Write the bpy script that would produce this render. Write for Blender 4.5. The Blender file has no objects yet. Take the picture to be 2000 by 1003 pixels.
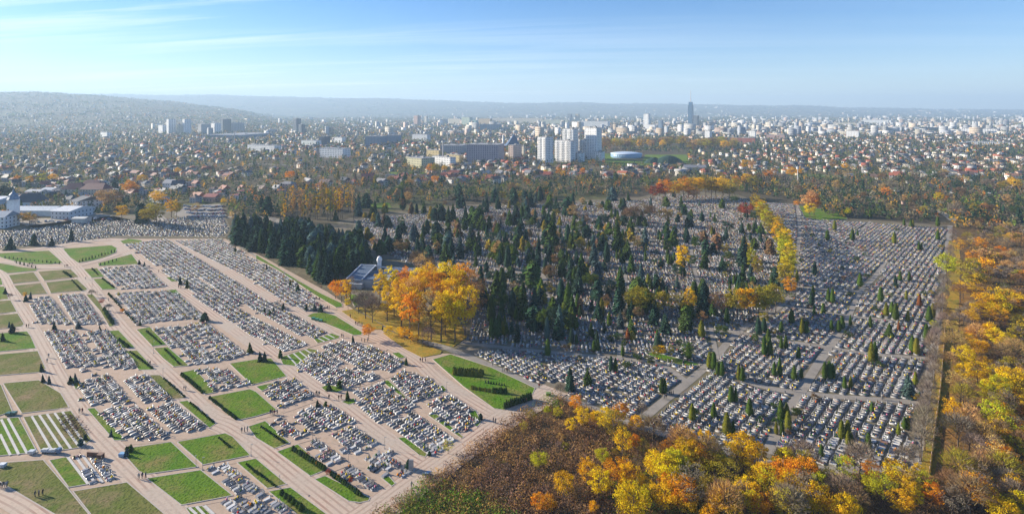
import bpy, bmesh, math, random
import numpy as np
from mathutils import Vector, Matrix
random.seed(11); rng = np.random.default_rng(11)
SC = bpy.context.scene; COL = SC.collection
# ------------------------------------------------------------------ camera, sky, sun, exposure
F, HC, YH = 1100.0, 95.0, 215.0          # focal length in photo pixels (2000 wide), drone height, horizon row
cam = bpy.data.cameras.new('camera'); camo = bpy.data.objects.new('camera', cam); COL.objects.link(camo)
camo.location = (0, 0, HC); camo.rotation_euler = (math.radians(90), 0, 0)
cam.sensor_width = 36; cam.lens = F*36/2000; cam.shift_y = -(501.5-YH)/2000
cam.clip_start = 0.5; cam.clip_end = 90000
SC.camera = camo
SUN_AZ, SUN_EL = math.radians(72), math.radians(20)      # azimuth to the left of the view axis
SUN = Vector((-math.sin(SUN_AZ)*math.cos(SUN_EL), math.cos(SUN_AZ)*math.cos(SUN_EL), math.sin(SUN_EL)))
sl = bpy.data.lights.new('sun', 'SUN'); sl.energy = 5.0; sl.angle = math.radians(0.5); sl.color = (1, 0.90, 0.74)
so = bpy.data.objects.new('sun', sl); COL.objects.link(so); so.rotation_euler = (-SUN).to_track_quat('-Z', 'Y').to_euler()
W = bpy.data.worlds.new('World'); SC.world = W; W.use_nodes = True
nt = W.node_tree; N, L = nt.nodes, nt.links; N.clear()
out = N.new('ShaderNodeOutputWorld'); bg = N.new('ShaderNodeBackground'); bg.inputs[1].default_value = 0.068
sky = N.new('ShaderNodeTexSky'); sky.sky_type = 'NISHITA'; sky.sun_disc = False
sky.sun_elevation = SUN_EL; sky.sun_rotation = -SUN_AZ; sky.altitude = 200
sky.air_density = 1.0; sky.dust_density = 0.2; sky.ozone_density = 3.5
tc = N.new('ShaderNodeTexCoord'); sep = N.new('ShaderNodeSeparateXYZ'); L.new(tc.outputs['Generated'], sep.inputs[0])
def wm(op, a, b, c=None):
    m = N.new('ShaderNodeMath'); m.operation = op
    for i, v in enumerate((a, b, c)):
        if v is None: continue
        if isinstance(v, (int, float)): m.inputs[i].default_value = v
        else: L.new(v, m.inputs[i])
    return m.outputs[0]
zz = wm('ADD', wm('MAXIMUM', sep.outputs[2], 0.0), 0.04)
cx = wm('DIVIDE', sep.outputs[0], zz); cy = wm('DIVIDE', sep.outputs[1], zz)
cmb = N.new('ShaderNodeCombineXYZ'); L.new(wm('MULTIPLY', cx, 0.16), cmb.inputs[0]); L.new(wm('MULTIPLY_ADD', cy, 1.25, wm('MULTIPLY', cx, 0.22)), cmb.inputs[1])
n1 = N.new('ShaderNodeTexNoise'); n1.inputs['Scale'].default_value = 1.0; n1.inputs['Detail'].default_value = 9; n1.inputs['Roughness'].default_value = 0.62
n1.inputs['Distortion'].default_value = 0.5
L.new(cmb.outputs[0], n1.inputs[0])
n2 = N.new('ShaderNodeTexNoise'); n2.inputs['Scale'].default_value = 0.35; n2.inputs['Detail'].default_value = 3; L.new(cmb.outputs[0], n2.inputs[0])
side = N.new('ShaderNodeMapRange'); side.inputs[1].default_value = 0.45; side.inputs[2].default_value = -0.65; side.inputs[3].default_value = 0.12; side.inputs[4].default_value = 1.0
L.new(sep.outputs[0], side.inputs[0])
cov = N.new('ShaderNodeMapRange'); cov.inputs[1].default_value = 0.46; cov.inputs[2].default_value = 0.66
L.new(n1.outputs[0], cov.inputs[0])
cov2 = N.new('ShaderNodeMapRange'); cov2.inputs[1].default_value = 0.38; cov2.inputs[2].default_value = 0.56; L.new(n2.outputs[0], cov2.inputs[0])
fac = wm('MULTIPLY', wm('MULTIPLY', cov.outputs[0], cov2.outputs[0]), wm('MULTIPLY', side.outputs[0], 0.55))
cm = N.new('ShaderNodeMix'); cm.data_type = 'RGBA'; L.new(fac, cm.inputs[0]); 
hsv = N.new('ShaderNodeHueSaturation'); hsv.inputs['Saturation'].default_value = 1.30; L.new(sky.outputs[0], hsv.inputs['Color'])
tint = N.new('ShaderNodeMix'); tint.data_type = 'RGBA'; tint.blend_type = 'MULTIPLY'; tint.inputs[0].default_value = 1; tint.inputs[7].default_value = (0.80, 0.91, 1.10, 1)
L.new(hsv.outputs[0], tint.inputs[6]); L.new(tint.outputs[2], cm.inputs[6]); cm.inputs[7].default_value = (9.5, 9.6, 9.8, 1)
pale = wm('MULTIPLY', wm('EXPONENT', wm('MULTIPLY', wm('MAXIMUM', sep.outputs[2], 0.0), -13.0), 0), 0.34)
pm = N.new('ShaderNodeMix'); pm.data_type = 'RGBA'; L.new(pale, pm.inputs[0]); L.new(cm.outputs[2], pm.inputs[6]); pm.inputs[7].default_value = (9.4, 9.7, 10.6, 1)
L.new(pm.outputs[2], bg.inputs[0]); L.new(bg.outputs[0], out.inputs[0])
SC.view_settings.view_transform = 'Standard'; SC.view_settings.look = 'None'; SC.view_settings.gamma = 1; SC.view_settings.use_curve_mapping = False
SC.view_settings.exposure = 1.2
SC.render.engine = 'CYCLES'
SC.cycles.max_bounces = 5; SC.cycles.diffuse_bounces = 2; SC.cycles.glossy_bounces = 2; SC.cycles.transmission_bounces = 3
SC.cycles.volume_bounces = 0; SC.cycles.transparent_max_bounces = 4
SC.cycles.use_denoising = True

# ------------------------------------------------------------------ helpers
CROP = {'A': (0, 440, 3.582), 'B': (0, 720, 3.544), 'C': (500, 720, 3.544), 'D': (500, 440, 3.582), 'E': (1000, 440, 3.582),
        'F': (1000, 720, 3.544), 'G': (1500, 720, 3.544), 'H': (1500, 440, 3.582), 'O': (0, 0, 1.0)}
def P(c, pts):
    ox, oy, s = CROP[c]; return [(ox+x/s, oy+y/s) for x, y in pts]
def g(px, py):
    R = py-YH; return ((px-1000)*HC/R, F*HC/R)
def gw(pts): return [g(*p) for p in pts]
def topx(X, Y): return X/Y*F+1000, YH+F*HC/Y
def mpp(py): return HC/(py-YH)           # metres per photo pixel on the ground at that row
def inpoly(px, py, poly):
    px = np.asarray(px, float); py = np.asarray(py, float); r = np.zeros(px.shape, bool); n = len(poly)
    for i in range(n):
        x1, y1 = poly[i]; x2, y2 = poly[i-1]
        c = (y1 > py) != (y2 > py)
        with np.errstate(divide='ignore', invalid='ignore'):
            r ^= c & (px < (x2-x1)*(py-y1)/((y2-y1) if y2 != y1 else 1e-9)+x1)
    return r
def dseg(X, Y, pl):
    d = np.full(np.shape(X), 1e9)
    for (ax, ay), (bx, by) in zip(pl[:-1], pl[1:]):
        vx, vy = bx-ax, by-ay; l2 = vx*vx+vy*vy+1e-9
        t = np.clip(((X-ax)*vx+(Y-ay)*vy)/l2, 0, 1)
        d = np.minimum(d, np.hypot(X-ax-t*vx, Y-ay-t*vy))
    return d
def sm(a, b, x): t = np.clip((x-a)/(b-a), 0, 1); return t*t*(3-2*t)
R1X = [-1500, 0, 60, 130, 200, 260, 330, 400, 470, 560, 3000]; R1Y = [180, 183, 182, 184, 188, 193, 200, 208, 216, 233, 233]
R2X = [-2000, 140, 300, 400, 500, 600, 750, 850, 930, 1050, 1150, 1200, 1300, 1400, 1500, 1560, 1650, 1750, 1900, 3000]
R2Y = [180, 184, 186, 186, 188, 191, 193, 196, 200, 202, 200, 203, 203, 205, 207, 206, 210, 212, 214.5, 215]
def hz(X, Y):
    X = np.asarray(X, float); Y = np.asarray(Y, float); Ys = np.maximum(Y, 1500)
    px = X/Ys*F+1000
    z1 = np.maximum(0, HC+(YH-np.interp(px, R1X, R1Y))*6500/F)*sm(2600, 6500, Y)*(1-0.5*sm(6500, 9500, Y))
    z2 = np.maximum(0, HC+(YH-np.interp(px, R2X, R2Y))*13000/F)*sm(7500, 13000, Y)
    wob = (np.sin(X/310+Y/900)*np.sin(Y/430)+0.6*np.sin(X/140+1.3)*np.sin(Y/260+X/500)+.4*np.sin(X/61.)*np.sin(Y/97.))*7*sm(3500, 7000, Y)
    return np.maximum(z1, z2)+wob
def link(o, parent=None):
    COL.objects.link(o)
    if parent is not None: o.parent = parent
    return o
def tag(o, label=None, cat=None, group=None, kind=None):
    if label: o['label'] = label
    if cat: o['category'] = cat
    if group: o['group'] = group
    if kind: o['kind'] = kind
    return o
def empty(name, loc, rz=0.0, sc=(1, 1, 1)):
    o = bpy.data.objects.new(name, None); o.location = loc; o.rotation_euler = (0, 0, rz); o.scale = sc; o.empty_display_size = 0.5
    return link(o)
def child(name, me, parent, color=None, kind=None):
    o = bpy.data.objects.new(name, me); link(o, parent)
    if color is not None: o.color = (*color, 1)
    if kind: o['kind'] = kind
    return o
def mesh_np(name, V, Fc, mats, attrs=None, matidx=None, smooth=False):
    """V (n,3), Fc (m,3|4) int; attrs {name:(array per point, 'COLOR'|'FLOAT')}"""
    me = bpy.data.meshes.new(name); V = np.asarray(V, np.float32); Fc = np.asarray(Fc, np.int32); k = Fc.shape[1]; m = len(Fc)
    me.vertices.add(len(V)); me.vertices.foreach_set('co', V.ravel())
    me.loops.add(m*k); me.loops.foreach_set('vertex_index', Fc.ravel())
    me.polygons.add(m); me.polygons.foreach_set('loop_start', np.arange(0, m*k, k, dtype=np.int32))
    if matidx is not None: me.polygons.foreach_set('material_index', np.asarray(matidx, np.int32))
    if smooth: me.polygons.foreach_set('use_smooth', np.ones(m, bool))
    for an, (arr, t) in (attrs or {}).items():
        if t == 'COLOR':
            a = me.attributes.new(an, 'FLOAT_COLOR', 'POINT'); arr = np.asarray(arr, np.float32)
            if arr.shape[1] == 3: arr = np.hstack([arr, np.ones((len(arr), 1), np.float32)])
            a.data.foreach_set('color', arr.ravel())
        else:
            a = me.attributes.new(an, 'FLOAT', 'POINT'); a.data.foreach_set('value', np.asarray(arr, np.float32))
    for mt in (mats if isinstance(mats, (list, tuple)) else [mats]): me.materials.append(mt)
    me.update(calc_edges=True)
    return me
def tile(base_v, base_f, base_c, locs, rots, scales, cols):
    """Repeat one base shape: base_c (n,4): rgb multiplier and a mask of how much the per-item colour applies. Returns V,F,C"""
    n = len(locs); bv = np.asarray(base_v, float); nb = len(bv)
    c, s = np.cos(rots)[:, None], np.sin(rots)[:, None]
    x = bv[None, :, 0]*scales[:, 0:1]; y = bv[None, :, 1]*scales[:, 1:2]; z = bv[None, :, 2]*scales[:, 2:3]
    V = np.stack([x*c-y*s+locs[:, 0:1], x*s+y*c+locs[:, 1:2], z+locs[:, 2:3]], -1).reshape(-1, 3)
    Fc = (np.asarray(base_f)[None]+(np.arange(n)*nb)[:, None, None]).reshape(-1, np.asarray(base_f).shape[1])
    bc = np.asarray(base_c, float)
    C = bc[None, :, :3]*((1-bc[None, :, 3:4])+cols[:, None, :]*bc[None, :, 3:4])
    return V, Fc, C.reshape(-1, 3)
def cat(parts):
    Vs, Fs, Cs = [], [], []; o = 0
    for V, Fc, C in parts:
        Vs.append(V); Fs.append(Fc+o); Cs.append(C); o += len(V)
    return np.vstack(Vs), np.vstack(Fs), np.vstack(Cs)
class MB:
    def __init__(s): s.v, s.f, s.m = [], [], []
    def quad(s, pts, m=0):
        i = len(s.v); s.v += [tuple(p) for p in pts]; s.f.append(tuple(range(i, i+len(pts)))); s.m.append(m); return s
    def box(s, x, y, z, w, d, h, m=0, a=0.0, bottom=False, top=1.0):
        c, si = math.cos(a), math.sin(a); i = len(s.v)
        for zz, k in ((z, 1.0), (z+h, top)):
            for sx, sy in ((-1, -1), (1, -1), (1, 1), (-1, 1)):
                lx, ly = sx*w/2*k, sy*d/2*k; s.v.append((x+lx*c-ly*si, y+lx*si+ly*c, zz))
        fs = [(4, 5, 6, 7), (0, 1, 5, 4), (1, 2, 6, 5), (2, 3, 7, 6), (3, 0, 4, 7)] + ([(3, 2, 1, 0)] if bottom else [])
        for f_ in fs: s.f.append(tuple(i+k for k in f_)); s.m.append(m)
        return s
    def gable(s, x, y, z, w, d, h, m=0, over=0.4, a=0.0, hip=0.0, mw=None):
        """roof with its ridge along local x"""
        c, si = math.cos(a), math.sin(a); i = len(s.v); W2, D2 = w/2+over, d/2+over
        for lx, ly, lz in ((-W2, -D2, 0), (W2, -D2, 0), (W2, D2, 0), (-W2, D2, 0), (-W2+hip, 0, h), (W2-hip, 0, h)):
            s.v.append((x+lx*c-ly*si, y+lx*si+ly*c, z+lz))
        for f_, mm in (((0, 1, 5, 4), m), ((2, 3, 4, 5), m), ((1, 2, 5), m if hip or mw is None else mw), ((3, 0, 4), m if hip or mw is None else mw), ((3, 2, 1, 0), m)):
            s.f.append(tuple(i+k for k in f_)); s.m.append(mm)
        return s
    def tube(s, p0, p1, r0, r1, n=6, m=0, cap=True):
        p0, p1 = Vector(p0), Vector(p1); d = (p1-p0).normalized(); a = d.orthogonal().normalized(); b = d.cross(a); i = len(s.v)
        for p, r in ((p0, r0), (p1, r1)):
            for k in range(n):
                t = 2*math.pi*k/n; s.v.append(tuple(p+a*r*math.cos(t)+b*r*math.sin(t)))
        for k in range(n): s.f.append((i+k, i+(k+1) % n, i+n+(k+1) % n, i+n+k)); s.m.append(m)
        if cap: s.f.append(tuple(i+n+k for k in range(n))); s.m.append(m)
        return s
    def lathe(s, x, y, prof, n=16, m=0, sx=1, sy=1):
        i = len(s.v)
        for r, z in prof:
            for k in range(n): t = 2*math.pi*k/n; s.v.append((x+r*sx*math.cos(t), y+r*sy*math.sin(t), z))
        for j in range(len(prof)-1):
            for k in range(n): a, b = i+j*n+k, i+j*n+(k+1) % n; s.f.append((a, b, b+n, a+n)); s.m.append(m)
        s.f.append(tuple(i+(len(prof)-1)*n+k for k in range(n))); s.m.append(m)
        return s
    def mesh(s, name, mats, smooth=False):
        me = bpy.data.meshes.new(name); me.from_pydata(s.v, [], s.f)
        for mt in (mats if isinstance(mats, (list, tuple)) else [mats]): me.materials.append(mt)
        me.polygons.foreach_set('material_index', s.m)
        if smooth: me.polygons.foreach_set('use_smooth', [True]*len(s.f))
        me.update(); return me
    def tri(s):
        F_ = []
        for f_ in s.f:
            for k in range(1, len(f_)-1): F_.append((f_[0], f_[k], f_[k+1]))
        return np.array(s.v, float), np.array(F_)

# ------------------------------------------------------------------ materials
def newmat(name):
    m = bpy.data.materials.new(name); m.use_nodes = True; t = m.node_tree; t.nodes.clear()
    o = t.nodes.new('ShaderNodeOutputMaterial'); return m, t, t.nodes, t.links, o
def princ(nodes, links, o, rough=0.8, spec=0.3, metal=0.0):
    p = nodes.new('ShaderNodeBsdfPrincipled'); p.inputs['Roughness'].default_value = rough; p.inputs['Specular IOR Level'].default_value = spec
    p.inputs['Metallic'].default_value = metal; links.new(p.outputs[0], o.inputs[0]); return p
def mixc(nodes, links, f, a, b, blend='MIX'):
    m = nodes.new('ShaderNodeMix'); m.data_type = 'RGBA'; m.blend_type = blend
    for i, v in ((0, f), (6, a), (7, b)):
        if isinstance(v, (int, float)): m.inputs[i].default_value = v
        elif isinstance(v, tuple): m.inputs[i].default_value = (*v[:3], 1)
        else: links.new(v, m.inputs[i])
    return m.outputs[2]
def noise(nodes, links, scale, detail=4, rough=0.6, coord='Object', stretch=None, lo=0.35, hi=0.65):
    t = nodes.new('ShaderNodeTexCoord'); v = t.outputs[coord]
    if stretch:
        mp = nodes.new('ShaderNodeMapping'); mp.inputs['Scale'].default_value = stretch; links.new(v, mp.inputs[0]); v = mp.outputs[0]
    n = nodes.new('ShaderNodeTexNoise'); n.inputs['Scale'].default_value = scale; n.inputs['Detail'].default_value = detail; n.inputs['Roughness'].default_value = rough
    links.new(v, n.inputs[0]); r = nodes.new('ShaderNodeMapRange'); r.inputs[1].default_value = lo; r.inputs[2].default_value = hi
    links.new(n.outputs[0], r.inputs[0]); return r.outputs[0]
def mat_noise(name, cols, rough=0.85, spec=0.2, scales=(0.05, 0.6, 4.0), metal=0.0, bump=0.0):
    """ground-like material: three noise octaves between four colours"""
    m, t, nd, lk, o = newmat(name); p = princ(nd, lk, o, rough, spec, metal)
    a, b, c, d = (list(cols)+[cols[-1]]*4)[:4]
    x = mixc(nd, lk, noise(nd, lk, scales[0]), a, b); x = mixc(nd, lk, noise(nd, lk, scales[1], lo=.45, hi=.7), x, c)
    n3 = noise(nd, lk, scales[2], lo=.45, hi=.75); x = mixc(nd, lk, n3, x, d); lk.new(x, p.inputs[0])
    if bump:
        bp = nd.new('ShaderNodeBump'); bp.inputs['Distance'].default_value = bump; lk.new(n3, bp.inputs['Height']); lk.new(bp.outputs[0], p.inputs['Normal'])
    return m
def mat_obj(name, rough=0.7, spec=0.3, nscale=3.0, amt=0.35, metal=0.0):
    """takes the object's own colour, with a little dirt and wear"""
    m, t, nd, lk, o = newmat(name); p = princ(nd, lk, o, rough, spec, metal)
    oi = nd.new('ShaderNodeObjectInfo'); x = mixc(nd, lk, 1.0, oi.outputs['Color'], (1, 1, 1), 'MULTIPLY')
    dk = mixc(nd, lk, 1.0, x, (1-amt, 1-amt, 1-amt), 'MULTIPLY'); lk.new(mixc(nd, lk, noise(nd, lk, nscale), x, dk), p.inputs[0]); return m
def mat_attr(name, rough=0.7, spec=0.3, nscale=1.0, amt=0.3):
    m, t, nd, lk, o = newmat(name); p = princ(nd, lk, o, rough, spec)
    at = nd.new('ShaderNodeAttribute'); at.attribute_name = 'Col'
    dk = mixc(nd, lk, 1.0, at.outputs[0], (1-amt, 1-amt, 1-amt), 'MULTIPLY'); lk.new(mixc(nd, lk, noise(nd, lk, nscale), at.outputs[0], dk), p.inputs[0]); return m
def mat_leaf(name, attr=False, trans=0.35):
    m, t, nd, lk, o = newmat(name)
    at = nd.new('ShaderNodeAttribute'); at.attribute_name = 'Col' if attr else 'v'
    if attr: x = at.outputs[0]
    else:
        oi = nd.new('ShaderNodeObjectInfo'); hs = nd.new('ShaderNodeHueSaturation'); lk.new(oi.outputs['Color'], hs.inputs['Color'])
        r = nd.new('ShaderNodeMapRange'); r.inputs[3].default_value = 0.478; r.inputs[4].default_value = 0.520; lk.new(at.outputs['Fac'], r.inputs[0]); lk.new(r.outputs[0], hs.inputs['Hue'])
        r2 = nd.new('ShaderNodeMapRange'); r2.inputs[3].default_value = 0.62; r2.inputs[4].default_value = 1.3; lk.new(at.outputs['Fac'], r2.inputs[0]); lk.new(r2.outputs[0], hs.inputs['Value'])
        x = hs.outputs[0]
    d = nd.new('ShaderNodeBsdfDiffuse'); tr = nd.new('ShaderNodeBsdfTranslucent'); mx = nd.new('ShaderNodeMixShader'); mx.inputs[0].default_value = trans
    lk.new(x, d.inputs[0]); lk.new(x, tr.inputs[0]); lk.new(d.outputs[0], mx.inputs[1]); lk.new(tr.outputs[0], mx.inputs[2]); lk.new(mx.outputs[0], o.inputs[0]); return m
def mat_plain(name, col, rough=0.6, spec=0.4, metal=0.0):
    m, t, nd, lk, o = newmat(name); p = princ(nd, lk, o, rough, spec, metal)
    lk.new(mixc(nd, lk, noise(nd, lk, 2.0), col, tuple(c*0.8 for c in col)), p.inputs[0]); return m
M = {}
M['lawn'] = mat_noise('lawn', [(0.07, 0.175, 0.006), (0.13, 0.20, 0.015), (0.21, 0.175, 0.055), (0.05, 0.11, 0.01)], 0.95, 0.1, (0.09, 0.13, 1.3), bump=0.12)
M['lawn_dry'] = mat_noise('lawn_dry', [(0.10, 0.14, 0.02), (0.16, 0.155, 0.04), (0.26, 0.18, 0.10), (0.08, 0.10, 0.02)], 0.95, 0.1, (0.07, 0.12, 1.3), bump=0.12)
M['lawn_leaf'] = mat_noise('lawn_leaf', [(0.40, 0.25, 0.03), (0.15, 0.16, 0.03), (0.42, 0.22, 0.03), (0.30, 0.2, 0.03)], 0.95, 0.1, (0.06, 0.4, 2.5), bump=0.1)
M['cem_old'] = mat_noise('old_cemetery_ground', [(0.14, 0.125, 0.10), (0.20, 0.175, 0.14), (0.10, 0.105, 0.04), (0.22, 0.14, 0.06)], 0.95, 0.1, (0.03, 0.15, 1.5))
M['asphalt'] = mat_noise('asphalt', [(0.24, 0.215, 0.185), (0.30, 0.265, 0.225), (0.19, 0.17, 0.15), (0.32, 0.27, 0.21)], 0.9, 0.2, (0.05, 0.3, 3.0))
M['gravel'] = mat_noise('gravel', [(0.33, 0.29, 0.24), (0.38, 0.34, 0.28), (0.27, 0.23, 0.18), (0.3, 0.24, 0.17)], 0.95, 0.1, (0.05, 0.3, 3.0))
M['kerb'] = mat_plain('kerb', (0.46, 0.40, 0.35), 0.8)
M['strip'] = mat_plain('concrete_strip', (0.55, 0.52, 0.48), 0.8)
M['granite'] = mat_obj('granite', 0.22, 0.6, 6.0, 0.2)
M['granite_attr'] = mat_attr('granite_many', 0.45, 0.35, 2.0, 0.25)
M['flower'] = mat_attr('flowers', 0.9, 0.1, 5.0, 0.3)
M['leaf'] = mat_leaf('leaf'); M['leaf_attr'] = mat_leaf('leaf_many', True)
M['needle'] = mat_leaf('needle', False, 0.12)
M['twig'] = mat_leaf('twig', False, 0.0)
M['bark'] = mat_noise('bark', [(0.10, 0.075, 0.055), (0.15, 0.115, 0.09), (0.07, 0.05, 0.04)], 0.95, 0.1, (2, 8, 20))
M['birch'] = mat_noise('pale_bark', [(0.42, 0.38, 0.33), (0.34, 0.3, 0.25), (0.12, 0.1, 0.09)], 0.9, 0.1, (2, 8, 20))
M['wall'] = mat_obj('wall_render', 0.85, 0.2, 0.3, 0.18)
M['roof'] = mat_obj('roof_covering', 0.6, 0.35, 0.8, 0.3)
M['glass'] = mat_plain('window_glass', (0.05, 0.07, 0.10), 0.12, 0.8)
M['attr'] = mat_attr('house_surfaces', 0.75, 0.3, 0.2, 0.2)
M['metal'] = mat_obj('painted_metal', 0.35, 0.5, 1.0, 0.15)
M['rubber'] = mat_plain('rubber', (0.03, 0.03, 0.03), 0.9)
def pavers():
    m, t, nd, lk, o = newmat('striped_pavers'); p = princ(nd, lk, o, 0.85, 0.25)
    uv = nd.new('ShaderNodeTexCoord'); s = nd.new('ShaderNodeSeparateXYZ'); lk.new(uv.outputs['UV'], s.inputs[0])
    fr = nd.new('ShaderNodeMath'); fr.operation = 'FRACT'; lk.new(s.outputs[0], fr.inputs[0])
    r = nd.new('ShaderNodeMapRange'); r.interpolation_type = 'SMOOTHSTEP'; r.inputs[1].default_value = 0.60; r.inputs[2].default_value = 0.72; lk.new(fr.outputs[0], r.inputs[0])
    x = mixc(nd, lk, r.outputs[0], (0.54, 0.40, 0.30), (0.34, 0.21, 0.155))
    x = mixc(nd, lk, noise(nd, lk, 0.07), x, (0.46, 0.37, 0.29)); x = mixc(nd, lk, noise(nd, lk, 1.2, lo=.5, hi=.8), x, (0.33, 0.26, 0.20)); lk.new(x, p.inputs[0]); return m
M['pavers'] = pavers()
M['paved'] = mat_noise('paved_ground', [(0.48, 0.35, 0.255), (0.43, 0.32, 0.235), (0.36, 0.27, 0.19), (0.46, 0.33, 0.24)], 0.9, 0.2, (0.06, 0.5, 3.0))
def ground_mat():
    m, t, nd, lk, o = newmat('ground'); p = princ(nd, lk, o, 0.95, 0.1)
    tcn = nd.new('ShaderNodeTexCoord'); vo = nd.new('ShaderNodeTexVoronoi'); vo.inputs['Scale'].default_value = 0.006; vo.inputs['Randomness'].default_value = 1
    nz = nd.new('ShaderNodeTexNoise'); nz.inputs['Scale'].default_value = 0.01; ad = nd.new('ShaderNodeVectorMath'); ad.operation = 'MULTIPLY_ADD'
    lk.new(tcn.outputs['Object'], nz.inputs[0]); lk.new(nz.outputs['Color'], ad.inputs[0]); ad.inputs[1].default_value = (60, 60, 0); lk.new(tcn.outputs['Object'], ad.inputs[2])
    lk.new(ad.outputs[0], vo.inputs[0]); s = nd.new('ShaderNodeSeparateColor'); lk.new(vo.outputs['Color'], s.inputs[0])
    cr = nd.new('ShaderNodeValToRGB'); lk.new(s.outputs[0], cr.inputs[0]); e = cr.color_ramp; e.interpolation = 'CONSTANT'
    cs = [(0.10, 0.085, 0.045), (0.085, 0.075, 0.05), (0.12, 0.14, 0.035), (0.14, 0.105, 0.06), (0.08, 0.085, 0.04), (0.20, 0.17, 0.10), (0.09, 0.07, 0.05)]
    e.elements[0].color = (*cs[0], 1); e.elements[1].position = 0.16; e.elements[1].color = (*cs[1], 1)
    for i, c in enumerate(cs[2:]): el = e.elements.new(0.32+0.14*i); el.color = (*c, 1)
    x = mixc(nd, lk, noise(nd, lk, 0.08, 6, 0.7), cr.outputs[0], (0.11, 0.085, 0.05)); x = mixc(nd, lk, noise(nd, lk, 0.6, 4, 0.7, lo=.45, hi=.7), x, (0.06, 0.05, 0.03)); lk.new(x, p.inputs[0]); return m
M['ground'] = ground_mat()
M['scrub'] = mat_noise('scrub_floor', [(0.10, 0.06, 0.035), (0.16, 0.10, 0.05), (0.07, 0.07, 0.03), (0.20, 0.12, 0.05)], 0.97, 0.05, (0.04, 0.3, 2.0), bump=0.3)
M['leaflitter'] = mat_noise('leaf_litter', [(0.24, 0.13, 0.05), (0.30, 0.16, 0.04), (0.13, 0.11, 0.04), (0.20, 0.10, 0.04)], 0.97, 0.05, (0.05, 0.3, 2.0), bump=0.2)
M['person'] = [mat_plain('trousers', (0.03, 0.035, 0.05), .9), mat_obj('jacket', .9, .1), mat_plain('skin', (0.5, 0.32, 0.24), .6), mat_plain('hair', (0.06, 0.04, 0.03), .8)]

# ------------------------------------------------------------------ terrain and sheets
def axis(a, b, n, p):
    t = np.linspace(-1, 1, n); return np.sign(t)*np.abs(t)**p*b if a == -b else None
xs = axis(-20000, 20000, 240, 2.1); ys = np.concatenate([[-1500, -400, 0], 100+15900*np.linspace(0, 1, 230)**2.0])
XX, YY = np.meshgrid(xs, ys); ZZ = hz(XX, YY); nx, ny = len(xs), len(ys)
V = np.stack([XX, YY, ZZ], -1).reshape(-1, 3); ii = (np.arange(ny-1)[:, None]*nx+np.arange(nx-1)[None]).ravel()
o = link(bpy.data.objects.new('ground', mesh_np('ground', V, np.stack([ii, ii+1, ii+nx+1, ii+nx], 1), M['ground'], smooth=True))); tag(o, kind='structure')
def sheet(name, pts_px, z, mat, th=0.0, world=False):
    """a flat sheet (with a small edge) in world coordinates"""
    w = pts_px if world else gw(pts_px); bm = bmesh.new(); vs = [bm.verts.new((x, y, z)) for x, y in w]; f_ = bm.faces.new(vs)
    if f_.normal.z < 0 or True: bm.normal_update()
    if f_.normal.z < 0: f_.normal_flip()
    if th:
        n = len(vs); lo = [bm.verts.new((x, y, z-th)) for x, y in w]
        for i in range(n): bm.faces.new((vs[i], vs[(i+1) % n], lo[(i+1) % n], lo[i]))
        bmesh.ops.recalc_face_normals(bm, faces=bm.faces[:])
        if f_.normal.z < 0: bmesh.ops.reverse_faces(bm, faces=bm.faces[:])
    bmesh.ops.triangulate(bm, faces=[x for x in bm.faces if len(x.verts) > 4])
    me = bpy.data.meshes.new(name); bm.to_mesh(me); bm.free(); me.materials.append(mat)
    return tag(link(bpy.data.objects.new(name, me)), kind='structure')
LAY = {}
def smooth_line(w, step=3.0):
    out_ = []; n = len(w)
    for i in range(n-1):
        p0, p1, p2, p3 = (Vector(w[max(i-1, 0)]), Vector(w[i]), Vector(w[i+1]), Vector(w[min(i+2, n-1)])); k = max(2, int((p2-p1).length/step))
        for j in range(k):
            t = j/k; out_.append(0.5*((2*p1)+(-p0+p2)*t+(2*p0-5*p1+4*p2-p3)*t*t+(-p0+3*p1-3*p2+p3)*t**3))
    return out_+[Vector(w[-1])]
def strip(name, pts_px, width, z, mat, th=0.0, stripe=1.5):
    LAY[z] = LAY.get(z, 0)+1; z = z+0.003*LAY[z]
    """a road or path: a ribbon along a smoothed line, UV x across in stripes"""
    w = smooth_line(gw(pts_px)); V, UV, Fc = [], [], []; acc = 0
    for i, p in enumerate(w):
        d = (w[min(i+1, len(w)-1)]-w[max(i-1, 0)]).normalized(); nrm = Vector((-d.y, d.x))
        if i: acc += (p-w[i-1]).length
        for s in (-1, 1): q = p+nrm*s*width/2; V.append((q.x, q.y, z)); UV.append((s*width/2/stripe, acc/3))
    me = bpy.data.meshes.new(name); Fc = [(2*i+1, 2*i, 2*i+2, 2*i+3) for i in range(len(w)-1)]; me.from_pydata(V, [], [f_ if True else f_ for f_ in Fc])
    ul = me.uv_layers.new(name='UVMap')
    for lp in me.loops: ul.data[lp.index].uv = UV[lp.vertex_index]
    me.materials.append(mat); me.update()
    if me.polygons[0].normal.z < 0: me.flip_normals()
    return tag(link(bpy.data.objects.new(name, me)), kind='structure'), [tuple(p) for p in w]
NEWCEM = [(-60, 492), (0, 488), (110, 481), (200, 466), (300, 466), (440, 466), (520, 505), (640, 570), (700, 610), (760, 655), (850, 690), (900, 690), (1040, 752), (1078, 768), (1000, 812), (905, 880), (800, 955), (700, 1030), (560, 1080), (330, 1080), (-60, 1000)]
OLDCEM = [(640, 440), (700, 420), (900, 400), (1060, 395), (1250, 385), (1310, 370), (1440, 380), (1480, 392), (1556, 398), (1600, 425), (1700, 430), (1852, 440), (1850, 520), (1838, 620), (1822, 720), (1800, 820), (1790, 918), (1560, 918), (1400, 885), (1300, 852), (1140, 795), (1072, 770), (1040, 752), (900, 690), (850, 680), (760, 650), (700, 605), (660, 560), (700, 520), (720, 480)]
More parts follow.
